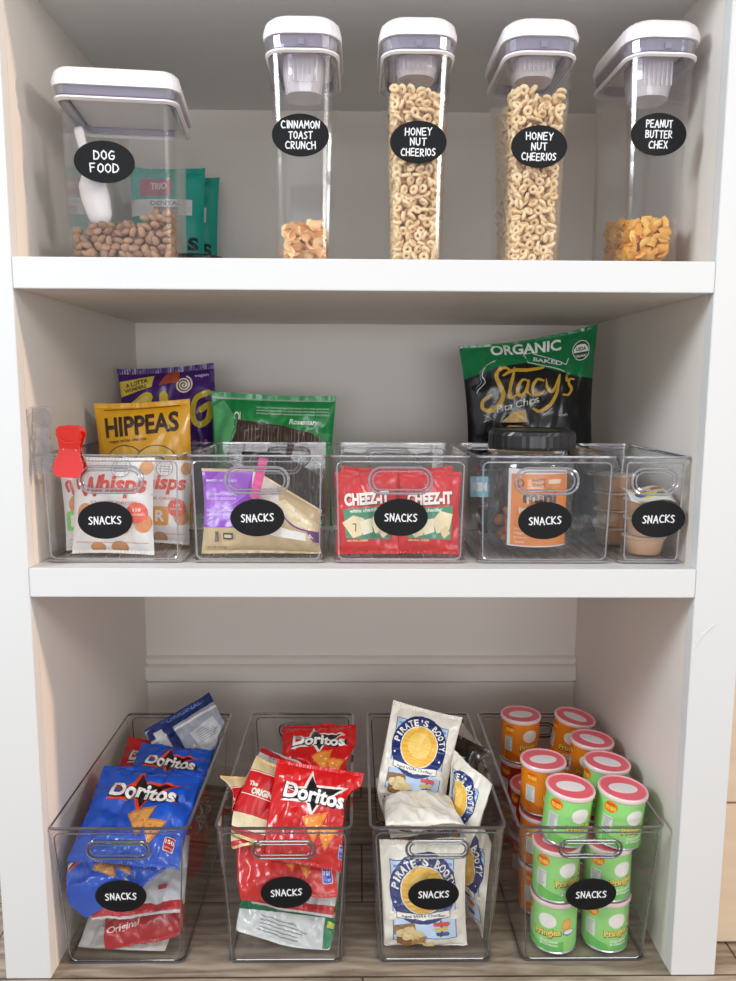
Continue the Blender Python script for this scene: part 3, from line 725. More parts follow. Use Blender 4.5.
def zp(L, ox=340, oz=500, k=2546): return [((x-ox)/k, (oz-y)/k-.06*(x-ox)/k) for x, y in L]
A_STA = [P([(-.13, .16), (.13, .16), (.13, .075), (.085, .083), (.035, .100), (-.01, .117), (-.06, .114), (-.13, .093)], '#17804a'),
         K([(-.13, .092), (-.06, .113), (-.01, .116), (.035, .099), (.085, .082), (.13, .074)], .0012, '#0d5c34'),
         T('ORGANIC', -.006, .143, .122, .020, '#eef6ee', ang=-3, bold=.03), E(.090, .124, .0155, .0165, '#f4f6f3'), E(.090, .124, .0142, .0152, '#2b4a35'),
         P([(.0765, .121), (.1035, .121), (.102, .128), (.097, .133), (.090, .1345), (.083, .133), (.078, .128)], '#f4f6f3'), T('USDA', .090, .1265, .018, .006, '#2b4a35', bold=.03), T('ORGANIC', .090, .115, .020, .004, '#f4f6f3', bold=.02)]
for L in ([(310, 165), (330, 205), (470, 245), (490, 255)], [(310, 165), (350, 160), (500, 225), (510, 200)]): A_STA.append(K(zp(L), .0014, '#d9dbd9'))
A_STA.append(T('BAKED', *zp([(415, 205)])[0], .052, .0068, '#e9ebe9', ang=-16, bold=.02))
A_STA += [K(zp([(180, 190), (140, 215), (120, 255), (130, 290), (95, 325), (88, 340)]), .0016, '#d6dcdd', True), K(zp([(160, 200), (118, 235), (108, 270), (112, 290), (84, 320)]), .0012, '#9aa3a5', True)]
for L, wd in (([(242, 238), (225, 224), (195, 232), (180, 262), (190, 300), (204, 345), (185, 392), (140, 420), (108, 410), (112, 375), (148, 348)], .0062),
              ([(262, 228), (248, 280), (232, 340), (240, 366), (262, 350)], .0048), ([(210, 262), (255, 240), (320, 240), (396, 232)], .0052),
              ([(322, 292), (292, 285), (268, 318), (272, 350), (298, 342), (320, 290), (310, 335), (328, 350)], .0048), ([(388, 290), (362, 284), (340, 312), (342, 345), (365, 350), (392, 335)], .0048),
              ([(402, 285), (406, 322), (430, 335), (462, 275)], .0048), ([(466, 268), (452, 335), (420, 395), (370, 422), (340, 410)], .0052), ([(500, 268), (496, 296)], .0044),
              ([(536, 290), (516, 288), (508, 305), (522, 328), (508, 352), (482, 350)], .0044)): A_STA.append(K(zp(L), wd*1.3, GOLD, True, True))
A_STA += [T('Pita Chips', *zp([(270, 395)])[0], .078, .016, '#d9d6cf', ang=10, shear=.25, bold=.01), P(zp([(185, 470), (250, 425), (300, 418), (310, 470)]), '#d8b06c'), P(zp([(130, 590), (160, 520), (230, 480), (420, 500), (470, 560), (440, 640), (200, 660)]), '#caa05c'),
          P(zp([(180, 575), (240, 510), (330, 520), (330, 600)]), '#e3c58c'), K(zp([(380, 445), (432, 408)]), .0012, '#b9bdbd'), K(zp([(110, 470), (145, 455), (112, 440)]), .001, '#b9bdbd'), T('Simply', *zp([(485, 438)])[0], .016, .005, '#d9dbd9')]
def a_tort(burst_edge, chip1, chip2):
    A = [P([(-.050, .0305), (-.018, .036), (-.010, .062), (.0, .040), (.050, .044), (.030, .028), (.052, .014), (.012, .017), (.0, -.006), (-.010, .014), (-.052, .012), (-.030, .026)], burst_edge),
         P([(-.042, .0295), (-.014, .033), (-.0085, .054), (.002, .037), (.042, .0405), (.024, .028), (.042, .018), (.010, .020), (.001, .002), (-.007, .018), (-.043, .016), (-.022, .026)], '#131113'),
         T('Doritos', .0012, .0248, .101, .0245, '#131113', ang=-3, bold=.06), T('Doritos', .0, .026, .096, .0225, '#f6f3f1', ang=-3, bold=.035),
         P([(-.014, -.006), (.026, .006), (.010, -.040)], chip1), P([(.010, -.012), (.046, -.014), (.028, -.048)], chip1), P([(-.011, -.0085), (.0225, .002), (.009, -.034)], chip2), P([(.013, -.015), (.042, -.0165), (.028, -.042)], chip2)]
    for (x, z) in ((.004, -.01), (.012, -.016), (.008, -.024), (.025, -.022), (.032, -.024), (.028, -.032)): A.append(E(x, z, .0016, .0012, burst_edge))
    return A + [RR(.056, -.044, .014, .018, .002, '#e9e4e2'), RR(.056, -.044, .0125, .0165, .002, '#b8252a' if burst_edge == '#f0471e' else '#2c58c9'), T('150', .056, -.041, .010, .005, '#f4f1ef', bold=.03), T('CALORIES', .056, -.048, .010, .002, '#f4f1ef')]
A_DR, A_DB = a_tort('#f5e8e0', '#e8792a', '#f59b3c'), a_tort('#f0471e', '#c98138', '#e0a458')
def arc(s, cx, cz, r, a0, a1, hgt, col, bold=.03):
    out = []; n = len(s)
    for i, ch in enumerate(s):
        if ch == ' ': continue
        a = a0+(a1-a0)*i/(n-1); ar = math.radians(a)
        wd = hgt*(.32 if ch in "I'" else .72)
        out.append(T(ch, cx+r*math.cos(ar), cz+r*math.sin(ar)+(hgt*.3 if ch == "'" else 0), wd if ch != "'" else hgt*.2, hgt if ch != "'" else hgt*.35, col, ang=a-90, bold=bold))
    return out
NAVY = '#1f3272'
A_PIR = [P([(-.046, .056), (.044, .056), (.048, -.058), (-.042, -.058)], '#1f3272'), P([(-.045, .055), (.043, .055), (.047, -.057), (-.041, -.057)], '#bcd3ee'), R(-.036, .048, .010, .004, '#6f9bd6'), R(.036, .048, .010, .004, '#6f9bd6'),
         E(0, .016, .0475, .0505, NAVY), E(0, .016, .0325, .034, '#f3efe6'), E(0, .016, .031, .0325, '#f2bd4a'), E(0, .018, .020, .021, '#f7cf6d')] + arc("PIRATE'S BOOTY", 0, .016, .0395, 172, 8, .0105, '#f4f2ea', .03) + [
         E(-.039, .0, .0016, .0016, '#f4f2ea'), E(.039, .0, .0016, .0016, '#f4f2ea'),
         P([(-.050, -.012), (-.034, -.014), (-.034, -.026), (-.052, -.026), (-.046, -.019)], '#e9e4d8'), P([(.034, -.014), (.052, -.012), (.046, -.019), (.052, -.027), (.034, -.026)], '#e9e4d8'),
         P([(-.038, -.012), (0, -.017), (.038, -.012), (.038, -.023), (0, -.028), (-.038, -.023)], '#55607c'), P([(-.037, -.013), (0, -.018), (.037, -.013), (.037, -.022), (0, -.027), (-.037, -.022)], '#f6f3ea'), T('Aged White Cheddar', 0, -.0205, .062, .0058, '#1a2344', bold=.015),
         P([(-.042, -.034), (-.012, -.030), (-.010, -.042), (-.040, -.048)], '#8c6638'), P([(-.038, -.050), (-.018, -.058), (-.018, -.070), (-.036, -.062)], '#7d5526'), P([(-.018, -.058), (.006, -.052), (.004, -.063), (-.018, -.070)], '#a87a3a')]
for (x, z, r_) in ((-.030, -.046, .008), (-.018, -.044, .009), (-.008, -.049, .008), (-.024, -.052, .007), (-.013, -.054, .006), (.012, -.066, .005), (.004, -.068, .004), (-.022, -.040, .006)): A_PIR.append(E(x, z, r_, r_*.8, '#e6cf9a')); A_PIR.append(K([(x-r_*.4, z-r_*.3), (x+r_*.3, z-r_*.4)], .0008, '#c4a569'))
A_PIR += [E(-.006, -.0575, .0016, .002, '#e9dcae'), R(.026, -.040, .0022, .026, '#7a5a36'), P([(.016, -.031), (.034, -.029), (.037, -.032), (.034, -.036), (.016, -.036)], '#d3494a'), P([(.018, -.039), (.034, -.037), (.034, -.042), (.018, -.045), (.014, -.042)], '#d9bf62'), P([(.018, -.047), (.034, -.045), (.036, -.048), (.034, -.051), (.018, -.052)], '#33447e')]
def lines_(x, z, w_, n, col, gap=.0038, hh=.0012):
    r = random.Random(int((x+z)*9999)); return [R(x-(w_-w_*q)/2, z-gap*i, w_*q, hh, col) for i in range(n) for q in [r.uniform(.7, 1)]]
def bars(x, z, w_, h_, ang=0): 
    o = [R(x, z, w_*1.15, h_*1.15, '#f5f5f3', ang)]; r = random.Random(2); t = -.5
    while t < .48:
        d = r.uniform(.012, .05); c, s = math.cos(math.radians(ang)), math.sin(math.radians(ang)); px = (t+d/2)*w_; o.append(R(x+px*c, z+px*s, d*w_, h_, '#2b2b2d', ang)); t += d+r.uniform(.02, .05)
    return o
def a_back(band, dark='#5a5a60'):
    return [R(0, .060, .16, .018, band), R(0, -.060, .16, .018, band), R(-.048, 0, .004, .1, '#d8d8da')] + lines_(-.018, .040, .048, 7, dark) + lines_(-.018, .004, .048, 6, dark) + bars(.040, .008, .026, .020) + [E(-.040, .030, .007, .007, dark), E(-.040, .030, .0058, .0058, '#e2e2e2'), R(.034, -.030, .012, .006, '#cf3a3a'), T('INGREDIENTS:', -.022, .046, .04, .003, dark), R(.042, .035, .026, .014, '#bfbfc3')]
A_GW = [P([(-.09, .07), (-.03, .07), (-.04, .0), (-.09, -.01)], '#1f8a58'), E(-.056, .030, .018, .022, '#e8e0bc'), P([(-.075, .0), (-.04, -.006), (-.046, -.022), (-.078, -.02)], '#8a2b3a'), P([(-.09, -.02), (.09, .010), (.09, -.006), (-.09, -.036)], '#1c7550'), P([(.050, .07), (.09, .07), (.09, -.07), (.07, -.07)], '#1f7a53')] + bars(.012, .034, .030, .026) + lines_(-.012, .0, .05, 3, '#6b6b70') + lines_(0, -.034, .08, 5, '#8c8c92', .005) + \
       [R(.062+.002*i, .052-.014*i, .010, .008, c) for i, c in enumerate(('#d8483a', '#e7c14a', '#3f7ab8', '#7a4d33', '#d7742f', '#cbd14b'))]
A_STR = [P([(-.09, .07), (.09, .07), (.09, .040), (-.09, .034)], '#16306f'), R(0, .030, .18, .005, '#f2f2f0'), R(-.046, -.01, .016, .11, '#e8e9ea'), R(-.028, -.01, .016, .11, '#16306f'), R(0, .052, .10, .012, '#243f86'), T('ORIGINAL', .01, .052, .07, .009, '#7a98d8', bold=.02), R(.02, -.05, .11, .03, '#1b3a80'), P([(.0, .01), (.05, .016), (.06, -.03), (.006, -.032)], '#cfd3d8')] + lines_(.03, .006, .04, 6, '#8d929b')
A_COK = [P([(-.035, .056), (.035, .056), (.035, .044), (-.035, .038)], '#e9d3a2'), P([(-.035, -.030), (.035, -.022), (.035, -.044), (-.035, -.050)], '#efe0b8'), T('The', -.018, .018, .014, .007, '#f6e9d8', bold=.03, ang=6), T('ORIGINAL', .006, .010, .046, .010, '#f6e9d8', bold=.05, ang=6), K([(-.035, .036), (.035, .042)], .0014, '#f6e9d8'), K([(-.03, .0), (.03, .004)], .0012, '#f6e9d8')]
A_TEAL = [T('S', .052, -.028, .020, .026, '#10231f', bold=.05), T('DENTAL TREAT', .040, -.055, .05, .004, '#10231f', bold=.02), RR(-.02, .078, .062, .034, .006, '#b5485a'), T('TRIO', -.014, .080, .032, .014, '#e6d6d8', bold=.03), R(-.01, .040, .12, .030, '#ece9e9'), T('DENTAL', .0, .048, .06, .008, '#7f7b80', bold=.02), RR(.0, .034, .05, .014, .003, '#9d9aa0'), T('Net wt 12 oz', .0, .034, .04, .006, '#ececee'), RR(-.02, -.03, .05, .05, .01, '#5fd0bd')]
A_BLK = [RR(-.066, .012, .030, .034, .002, '#7cc0d2'), T('KIM', -.066, .012, .024, .015, '#f2f7f8', bold=.05), R(-.055, .04, .05, .0015, '#6f7b80'), R(-.06, -.02, .04, .001, '#6f7b80'), K([(.05, .03), (.07, .034)], .0012, '#9aa0a2')]
for k in range(3): A_BLK.append(E(.045+.016*k, -.040, .006, .0075, '#d8dadb')); A_BLK.append(K([(.042+.016*k, -.040), (.049+.016*k, -.036)], .001, '#4a4c4e'))

KINDS = dict(
 cheese_letter_p=dict(w=.106, h=.126, t=.020, front='#efece8', art=a_crisps('P', '#8fd36c', -.0365), cr=.0014), cheese_c=dict(w=.106, h=.126, t=.024, front='#f3f0ec', art=a_crisps('C', '#f0952b'), cr=.0014),
 cheese_r=dict(w=.106, h=.126, t=.020, front='#f1eeea', art=a_crisps('R', '#f0a02b', .010), cr=.0014),
 hippeas=dict(w=.150, h=.205, t=.042, front='#e2a516', art=A_HIP, cr=.002), purple=dict(w=.160, h=.252, t=.05, front='#43186e', art=A_PUR, cr=.0026, fold=.002),
 green=dict(w=.212, h=.222, t=.045, front='#128a43', art=A_GRN, cr=.003, seal='#2f9a58', fold=.0022), tan=dict(w=.168, h=.115, t=.045, front='#d3b98f', art=A_TAN, cr=.0022, warp=lambda p, u, v: Vector((p.x, p.y, p.z-.052*max(0, (v+1)/2)*max(-.12, u)-.002*max(0, v)))),
 cheezit=dict(w=.088, h=.116, t=.022, front='#d5161c', art=A_RED, cr=.0018, fold=.0018),
 stacy=dict(w=.236, h=.320, t=.06, front='#17181a', art=A_STA, seal='#17804a', cr=.003, fold=.002, pinch=.10, sf=.035, warp=lambda p, u, v: Vector((p.x-.006*v, p.y, p.z+.20*p.x*max(0, v)**1.4*.5+.06*p.x))),
 dred=dict(w=.136, h=.140, t=.034, front='#cf161a', art=A_DR, cr=.0034, fold=.004), dblue=dict(w=.150, h=.145, t=.038, front='#1453c4', art=A_DB, cr=.0034, fold=.0045), 
 pirate=dict(w=.124, h=.162, t=.034, front='#ede8dc', art=A_PIR, cr=.003, fold=.0028), backred=dict(w=.140, h=.135, t=.030, front='#c9cacc', art=a_back('#c0202a'), back='#b81b22', cr=.0036, fold=.005), redback=dict(w=.13, h=.12, t=.028, front='#a91d26', art=[P([(-.01, .05), (.065, .05), (.065, -.02), (-.01, -.02)], '#d5d2ce')]+lines_(.026, .040, .055, 8, '#6b6668')+[T('Original', -.03, -.03, .05, .012, '#e9c9c4', shear=.2, bold=.02), R(-.035, .03, .02, .006, '#e2726e')], cr=.0034, fold=.005),
 white=dict(w=.145, h=.11, t=.026, front='#dcdad6', art=a_back('#e4e2de', '#4d4d52'), cr=.003, fold=.004), gw=dict(w=.160, h=.130, t=.030, front='#d4d8d6', art=A_GW, cr=.0034, fold=.005), stripe=dict(w=.13, h=.12, t=.034, front='#9fa6b4', art=A_STR, cr=.003, fold=.004, seal='#16306f'),
 cookie=dict(w=.066, h=.120, t=.020, front='#c8171e', art=A_COK, seal='#dcb878', cr=.001), teal=dict(w=.142, h=.235, t=.04, front='#12a594', art=A_TEAL, cr=.002), black=dict(w=.168, h=.135, t=.028, front='#1d1f21', art=A_BLK, cr=.0026), small_black=dict(w=.080, h=.060, t=.022, front='#232325', art=[E(-.02+.014*k, -.008, .0055, .007, '#d3d5d6') for k in range(4)], cr=.002),
 dark=dict(w=.12, h=.13, t=.026, front='#33231e', art=[P([(-.02, .04), (.04, .05), (.03, -.03), (-.03, -.02)], '#1c1413'), K([(-.04, .0), (.03, .02)], .003, '#8a7566'), T('DARK', .0, .03, .05, .012, '#c7b7a6', bold=.03)], cr=.003),
)
PROTO, CNT = {}, {}
TB = 'tortilla chip bags heaped in the deep bins'; PB = 'cream and blue puff bags in the deep bin'; OB = 'assorted pouches in the deep bins'
def bag(kind, nm, lab, cat_, grp, c, yaw=0, tilt=0, roll=0, sc_=1):
    if kind not in PROTO:
        k = dict(KINDS[kind]); o = make_bag(nm, seed=len(PROTO)*7+3, **k); PROTO[kind] = o
    else: o = dup(PROTO[kind]); o.name = nm
    pose(o, c, yaw, tilt, roll, sc_)
    if grp not in (TB, PB, OB): rest(o, (ZF+.0002) if c[1] < .27 and c[2] < .9 else ((Z_M1 if c[2] < .95 else Z_T1)+.0003))
    tag(o, lab, cat_, grp); return o
G = {k: None for k in ''}
# ---- middle shelf
V_ = Vector
ZF = Z_M1+.0058
bag('cheese_c', 'snack_bag', 'white cheese crisp bag with red script, frontmost of the three', 'snack bag', 'white cheese crisp bags', (-.345, .060, ZF+.066), 0, 4, 1, 1.07)
bag('cheese_letter_p', 'snack_bag', 'white cheese crisp bag showing a green P square, behind and beside the frontmost one', 'snack bag', 'white cheese crisp bags', (-.3735, .094, ZF+.064), 10, 4, -3, .99)
bag('cheese_r', 'snack_bag', 'white cheese crisp bag showing an orange R square', 'snack bag', 'white cheese crisp bags', (-.3045, .128, ZF+.066), 0, 6, 3, .99)
bag('hippeas', 'snack_bag', 'yellow puff bag with big dark capitals across its top', 'snack bag', None, (-.341, .215, ZF+.100), 0, 4, -3)
bag('purple', 'snack_bag', 'purple bag with yellow puffs and a cream spiral, standing behind the yellow one', 'snack bag', None, (-.336, .366, Z_M1+.128), 0, 3, -4, 1.06)
bag('green', 'snack_bag', 'shiny green zip pouch with brown crackers showing in its window', 'snack bag', None, (-.155, .316, Z_M1+.112), 0, 3, 2)
bag('tan', 'snack_bag', 'tan and purple cracker bag slumped in a clear bin', 'snack bag', None, (-.143, .070, ZF+.060), 0, 8, 0)
bag('cheezit', 'snack_bag', 'small red cracker bag in front, next to the purple and tan bag', 'snack bag', 'small red cracker bags', (.0035, .060, ZF+.054), 0, 3, -1)
bag('cheezit', 'snack_bag', 'small red cracker bag in front, nearer the pretzel jar', 'snack bag', 'small red cracker bags', (.0895, .062, ZF+.058), 0, 3, 1)
bag('cheezit', 'snack_bag', 'small red cracker bag just behind the front one next to the tan bag', 'snack bag', 'small red cracker bags', (.008, .098, ZF+.066), 0, 6, 3)
bag('cheezit', 'snack_bag', 'small red cracker bag just behind the front one nearer the jar', 'snack bag', 'small red cracker bags', (.0865, .101, ZF+.066), 0, 6, -3)
bag('stacy', 'snack_bag', 'large black and green pita chip bag with gold script', 'snack bag', None, (.286, .330, Z_M1+.160), 0, 3, 0)
bag('black', 'snack_bag', 'black pouch with a pale blue label behind the pretzel jar', 'snack bag', None, (.2435, .218, ZF+.066), 0, 3, 0, .96)
bag('small_black', 'snack_bag', 'small black pouch behind the dip cups', 'snack bag', None, (.386, .218, ZF+.031), 0, 8, 0, .92)
# ---- top shelf, behind the dog food
bag('teal', 'treat_bag', 'teal dog treat bag with red and white panels behind the dog food', 'treat bag', 'teal treat bags', (-.340, .400, Z_T1+.113), 0, 4, 0, .92)
bag('teal', 'treat_bag', 'teal treat bag peeking out from behind another teal one', 'treat bag', 'teal treat bags', (-.328, .460, Z_T1+.108), 0, 4, 1, .92)
def tub():
    root = empty('round_tub', (-.276, .305, Z_T1+.0004)); tag(root, 'black round tub on the top shelf beside the dog food', 'tub')
    bm = bmesh.new(); loft(bm, [circ(.045, 0), circ(.047, .003), circ(.050, .036)]); link('tub_body', bm, M_BLACK, root, True)
    bm = bmesh.new(); loft(bm, [circ(.0525, .034), circ(.053, .038), circ(.0525, .045), circ(.049, .0475), circ(.02, .049)]); link('lid', bm, M_BLACK, root, False)
tub()
# ---- pretzel jar
def jar():
    cx, cy = .2410, .114; root = empty('storage_jar', (cx, cy, ZF)); tag(root, 'round clear jar of pretzel nuggets with a black screw lid', 'jar')
    bm = bmesh.new(); Rj = .0605
    loft(bm, [circ(Rj-.008, 0, 48), circ(Rj-.001, .004, 48), circ(Rj, .010, 48), circ(Rj, .122, 48), circ(Rj-.004, .132, 48), circ(.051, .138, 48), circ(.051, .152, 48), circ(.0495, .152, 48), circ(.0495, .137, 48), circ(Rj-.006, .130, 48), circ(Rj-.0018, .120, 48), circ(Rj-.0018, .010, 48), circ(Rj-.01, .005, 48)])
    bmesh.ops.recalc_face_normals(bm, faces=bm.faces); link('jar_body', bm, M_OXO, root, True)
    bm = bmesh.new(); n = 72
    def rg(r, z): return [Vector((( r+(.0006 if k % 2 else 0))*math.cos(2*PI*k/n), (r+(.0006 if k % 2 else 0))*math.sin(2*PI*k/n), z)) for k in range(n)]
    loft(bm, [circ(.0515, .146, n), rg(.0605, .146), rg(.0612, .150), rg(.0612, .166), circ(.0595, .171, n), circ(.054, .1735, n), circ(.052, .172, n)])
    bmesh.ops.recalc_face_normals(bm, faces=bm.faces); link('lid', bm, M_BLACK, root, False)
    S = lambda x, z: Vector((.0578*math.sin(x/.0578), -.0578*math.cos(x/.0578), z-.009))
    A = [R(.004, .073, .086, .100, '#f2881c'), T('mini', .002, .0905, .048, .015, '#3b2316', bold=.05), T('peanut butter', .006, .0735, .066, .010, '#f8ead4', bold=.04), T('filled pretzel', -.022, .046, .022, .003, '#fbeede'), T('nuggets', -.024, .040, .018, .003, '#fbeede'), T('protein', -.024, .034, .018, .003, '#fbeede'), T('snack', -.025, .028, .014, .003, '#fbeede'),
         E(-.026, .110, .005, .006, '#7c3a16'), E(-.026, .110, .0035, .004, '#f2881c'), RR(.022, .113, .020, .006, .001, '#f3d9c0'), T('HAPPY', -.001, .115, .018, .005, '#7c3a16', bold=.02), T('SNAPS', -.001, .1085, .018, .005, '#7c3a16', bold=.02)]
    build_surface('paper_label', S, lins(-.044, .048, 24), lins(.021, .130, 4), film('#e9e7e4', .5), A, root)
    fill('pretzel_nugget_fill', pebble_geo(.0085, .72), M_PRZ, 'brown pretzel nuggets in the bottom of the jar', (cx, cy, ZF+.010), lambda z: .0455, lambda z: .0455, lambda x, y: .042+.02*noise.noise(Vector((x*30, y*30, 9))), .014, cat_='pretzels', flat=.8, shape='round', seed=12)
jar()
# ---- dip cups
def cup():
    root = empty('dip_cup', (0, 0, 0)); h = .0245
    bm = bmesh.new(); loft(bm, [circ(.0215, 0, 32), circ(.0232, .002, 32), circ(.0275, h-.003, 32), circ(.0275, h-.002, 32), circ(.0305, h-.0015, 32), circ(.0305, h, 32)])
    link('cup_body', bm, plain('#c99f7c', .35, name='peanut_cup_plastic'), root, True)
    bm = bmesh.new(); loft(bm, [circ(.0302, h+.0001, 32), circ(.0308, h+.0006, 32), circ(.029, h+.001, 32)])
    link('foil_lid', bm, film('#ece7df', .3), root)
    return root
c0 = cup(); GC = 'stacked dip cups'
cuplab = ['small tan dip cup at the bottom of the front stack in the narrow bin', 'small tan dip cup in the middle of the front stack', 'small tan dip cup on top of the front stack, under the loose printed foil',
          'small tan dip cup at the bottom of the stack behind', 'small tan dip cup second from the bottom in the stack behind', 'small tan dip cup third from the bottom in the stack behind', 'small tan dip cup on top of the stack behind']
for i, (x, y, k) in enumerate([(.3975, .078, 0), (.3985, .079, 1), (.397, .077, 2), (.378, .150, 0), (.3785, .151, 1), (.377, .150, 2), (.378, .152, 3)]):
    o = c0 if i == 0 else dup(c0); o.location = (x, y, ZF+.0002+k*.0262); tag(o, cuplab[i], 'dip cup', GC)
bm = bmesh.new()
pts = [(.033*math.cos(a*PI/8)*(1.1 if a % 3 else .9), .026*math.sin(a*PI/8)) for a in range(16)]
S = lambda x, z: Vector((x, z, .004*math.sin(x*120)+.003*math.cos(z*140)))
bm.free()
o = build_surface('foil_peel', lambda x, z: Vector((x, z, .0045+.0035*math.sin(x*110)+.002*math.cos(z*120))), lins(-.031, .031, 10), lins(-.024, .024, 8), film('#f0ede6', .3),
   [E(.0, .0, .02, .014, '#e8d24c'), E(-.012, -.006, .009, .005, '#2e4f9a'), E(.012, .006, .008, .006, '#c8463a'), E(.014, -.010, .006, .004, '#3c8a4c'), K([(-.02, .01), (0, .0), (.02, .01)], .002, '#2b2b2b', True)])
so_ = o.modifiers.new('thickness', 'SOLIDIFY'); so_.thickness = .0004
o.location = (.398, .074, ZF+.0822); o.rotation_euler = (math.radians(16), 0, 0); tag(o, 'loose printed foil lid lying on the front stack of dip cups', 'foil lid')
# ---- clips
def clip(nm, c, mat, L, W, lab, yaw=0, roll=0):
    root = empty(nm, c, 0); tag(root, lab, 'bag clip'); root.rotation_euler = (0, math.radians(roll), math.radians(yaw))
    prof = [(-.5, .30), (-.44, .42), (-.34, .5), (-.22, .47), (-.08, .36), (.05, .33), (.18, .36), (.32, .42), (.42, .40), (.485, .28), (.5, .1)]
    for sy, a in ((-1, 9), (1, -9)):
        bm = bmesh.new(); t = .0022
        out = [(w_*W, z*L) for z, w_ in prof] + [(-w_*W, z*L) for z, w_ in reversed(prof)]
        f = []
        for y in (-t/2, t/2): f.append([Vector((x, y+sy*(.0040+.0035*(1-math.cos((z/L+.0)*5))), z)) for x, z in out])
        vs = [[bm.verts.new(p) for p in q] for q in f]; n = len(out)
        for k in range(n): bm.faces.new((vs[0][k], vs[0][(k+1) % n], vs[1][(k+1) % n], vs[1][k]))
        m = len(prof)
        for q, fl in ((vs[0], False), (vs[1], True)):
            for k in range(m-1):
                fc = (q[k], q[k+1], q[n-2-k], q[n-1-k]); bm.faces.new(fc if fl else tuple(reversed(fc)))
        bmesh.ops.recalc_face_normals(bm, faces=bm.faces)
        link('jaw', bm, mat, root, False)
        for k in range(4):
            bm = bmesh.new(); tube(bm, [(-.3*W, sy*.0062, -.44*L+k*.0036), (.3*W, sy*.0062, -.44*L+k*.0036)], .0007, n=5); link('grip_rib', bm, mat, root)
        bm = bmesh.new(); tube(bm, [(.32*W*math.cos(q*PI/8), sy*.0095, .32*L+.25*W*math.sin(q*PI/8)) for q in range(16)], .0007, True, 5)
        link('grip_ring', bm, mat, root)
    bm = bmesh.new(); tube(bm, [(-.34*W, 0, .02*L), (.34*W, 0, .02*L)], .0026, n=12); tube(bm, [(-.2*W, -.006, .02*L), (-.2*W, 0, .11*L), (-.2*W, .006, .02*L)], .001, n=6); tube(bm, [(.2*W, -.006, .02*L), (.2*W, 0, .11*L), (.2*W, .006, .02*L)], .001, n=6)
    link('spring_hinge', bm, mat, root)
    return root
p = at(71, 451, .029); clip('bag_clip', (p.x, .0275, p.z), M_REDCLIP, .068, .040, 'red translucent bag clip on the rim of the first small bin', 0, 4)
p = at(42, 440, .029); clip('bag_clip', (p.x-.001, .0275, p.z), M_CLIPC, .088, .036, 'clear plastic bag clip beside the red one', 0, 1)
def pink():
    bm = bmesh.new(); W, L = .0125, .056
    box(bm, -W/2, W/2, -.002, 0, -L/2, L/2); box(bm, -W/2+.001, W/2-.001, .0035, .0055, -L/2, L/2)
    for k in range(5): box(bm, -W/2+.002, W/2-.002, -.0034, -.002, -L/2+.008+k*.009, -L/2+.0105+k*.009)
    box(bm, -W/2, W/2, -.002, .0055, L/2-.004, L/2); bmesh.ops.recalc_face_normals(bm, faces=bm.faces); bmesh.ops.bevel(bm, geom=bm.edges[:], offset=.0005, segments=1, affect='EDGES')
    o = link('bag_clip', bm, M_PINKCLIP); p = at(259, 478, .046); o.location = (p.x, .046, p.z); o.rotation_euler = (math.radians(-4), math.radians(14), 0)
    tag(o, 'bright pink slotted clip holding the tan cracker bag shut', 'bag clip')
pink()
# ---- cans
CR_, CH = .0338, .0795
def make_can(nm, base, c2, dark, text2):
    root = empty(nm, (0, 0, 0)); S = lambda x, z: Vector((CR_*math.sin(x/CR_), -CR_*math.cos(x/CR_), z))
    A = [P([(-.035, .002), (.035, .002), (.035, .020), (.0, .012), (-.035, .022)], c2), E(.010, .0505, .0135, .0115, '#f4f1ea'), E(-.028, .0615, .0105, .0085, '#f07c1e', 20), T('SNACK', -.028, .0655, .012, .0032, '#c8281e', bold=.04), T('TO GO!', -.028, .0598, .016, .0058, '#fbe04a', bold=.05),
         E(.039, .046, .0075, .0095, '#e8a23a', -20), E(.038, .047, .0055, .0075, '#f0b95a', -20), E(.043, .033, .010, .005, '#5f8fb0'), E(.043, .034, .008, .0035, '#f1f1ee'),
         T('Pringles', .0112, .0302, .0410, .0150, '#6b3f14', ang=8, bold=.08), T('Pringles', .0108, .0308, .0390, .0130, '#fbe06a', ang=8, bold=.035)] + \
        [T(a, .013, .0185-.0052*i, .026, .0035, '#fbfaf2', bold=.03) for i, a in enumerate(text2)] + [RR(-.030, .034, .016, .026, .001, '#dfe3df'), T('Nutrition', -.030, .044, .013, .003, '#3a3c3a')] + lines_(-.030, .040, .012, 7, '#5c5f5c', .0032, .0009) + \
        [R(.088, .045, .02, .05, '#e9e9e4')] + lines_(.088, .064, .016, 11, '#6b6b68', .004, .0012) + bars(-.085, .045, .02, .024)
    build_surface('can_body', S, lins(-PI*CR_, PI*CR_, 40), lins(.003, CH-.006, 3), plain(base, .3, name='printed_can'), A, root, off=.0003, step=.00002)
    bm = bmesh.new(); loft(bm, [circ(.0325, .0012), circ(.0345, 0), circ(.035, .0012), circ(.0338, .0034)]); link('base_rim', bm, plain('#c4c6c8', .25, name='tin', metal=.9), root)
    bm = bmesh.new(); loft(bm, [circ(CR_, CH-.0075), circ(.0352, CH-.007), circ(.0362, CH-.005), circ(.0362, CH-.0015), circ(.0352, CH), circ(.0335, CH), circ(.0325, CH-.0012)])
    bmesh.ops.recalc_face_normals(bm, faces=bm.faces)
    ld = link('lid', bm, M_CANLID, root, False)
    bm = bmesh.new(); e = [Vector((.0215*math.cos(2*PI*k/36), .0135*math.sin(2*PI*k/36), CH-.0009)) for k in range(36)]; e0 = [Vector((p.x, p.y, CH-.0014)) for p in e]
    loft(bm, [e0, e]); link('printed_oval', bm, ink('#f0eaea'), ld)
    return root
M_CANLID = plain('#e8717c', .3, name='pink_translucent_lid')
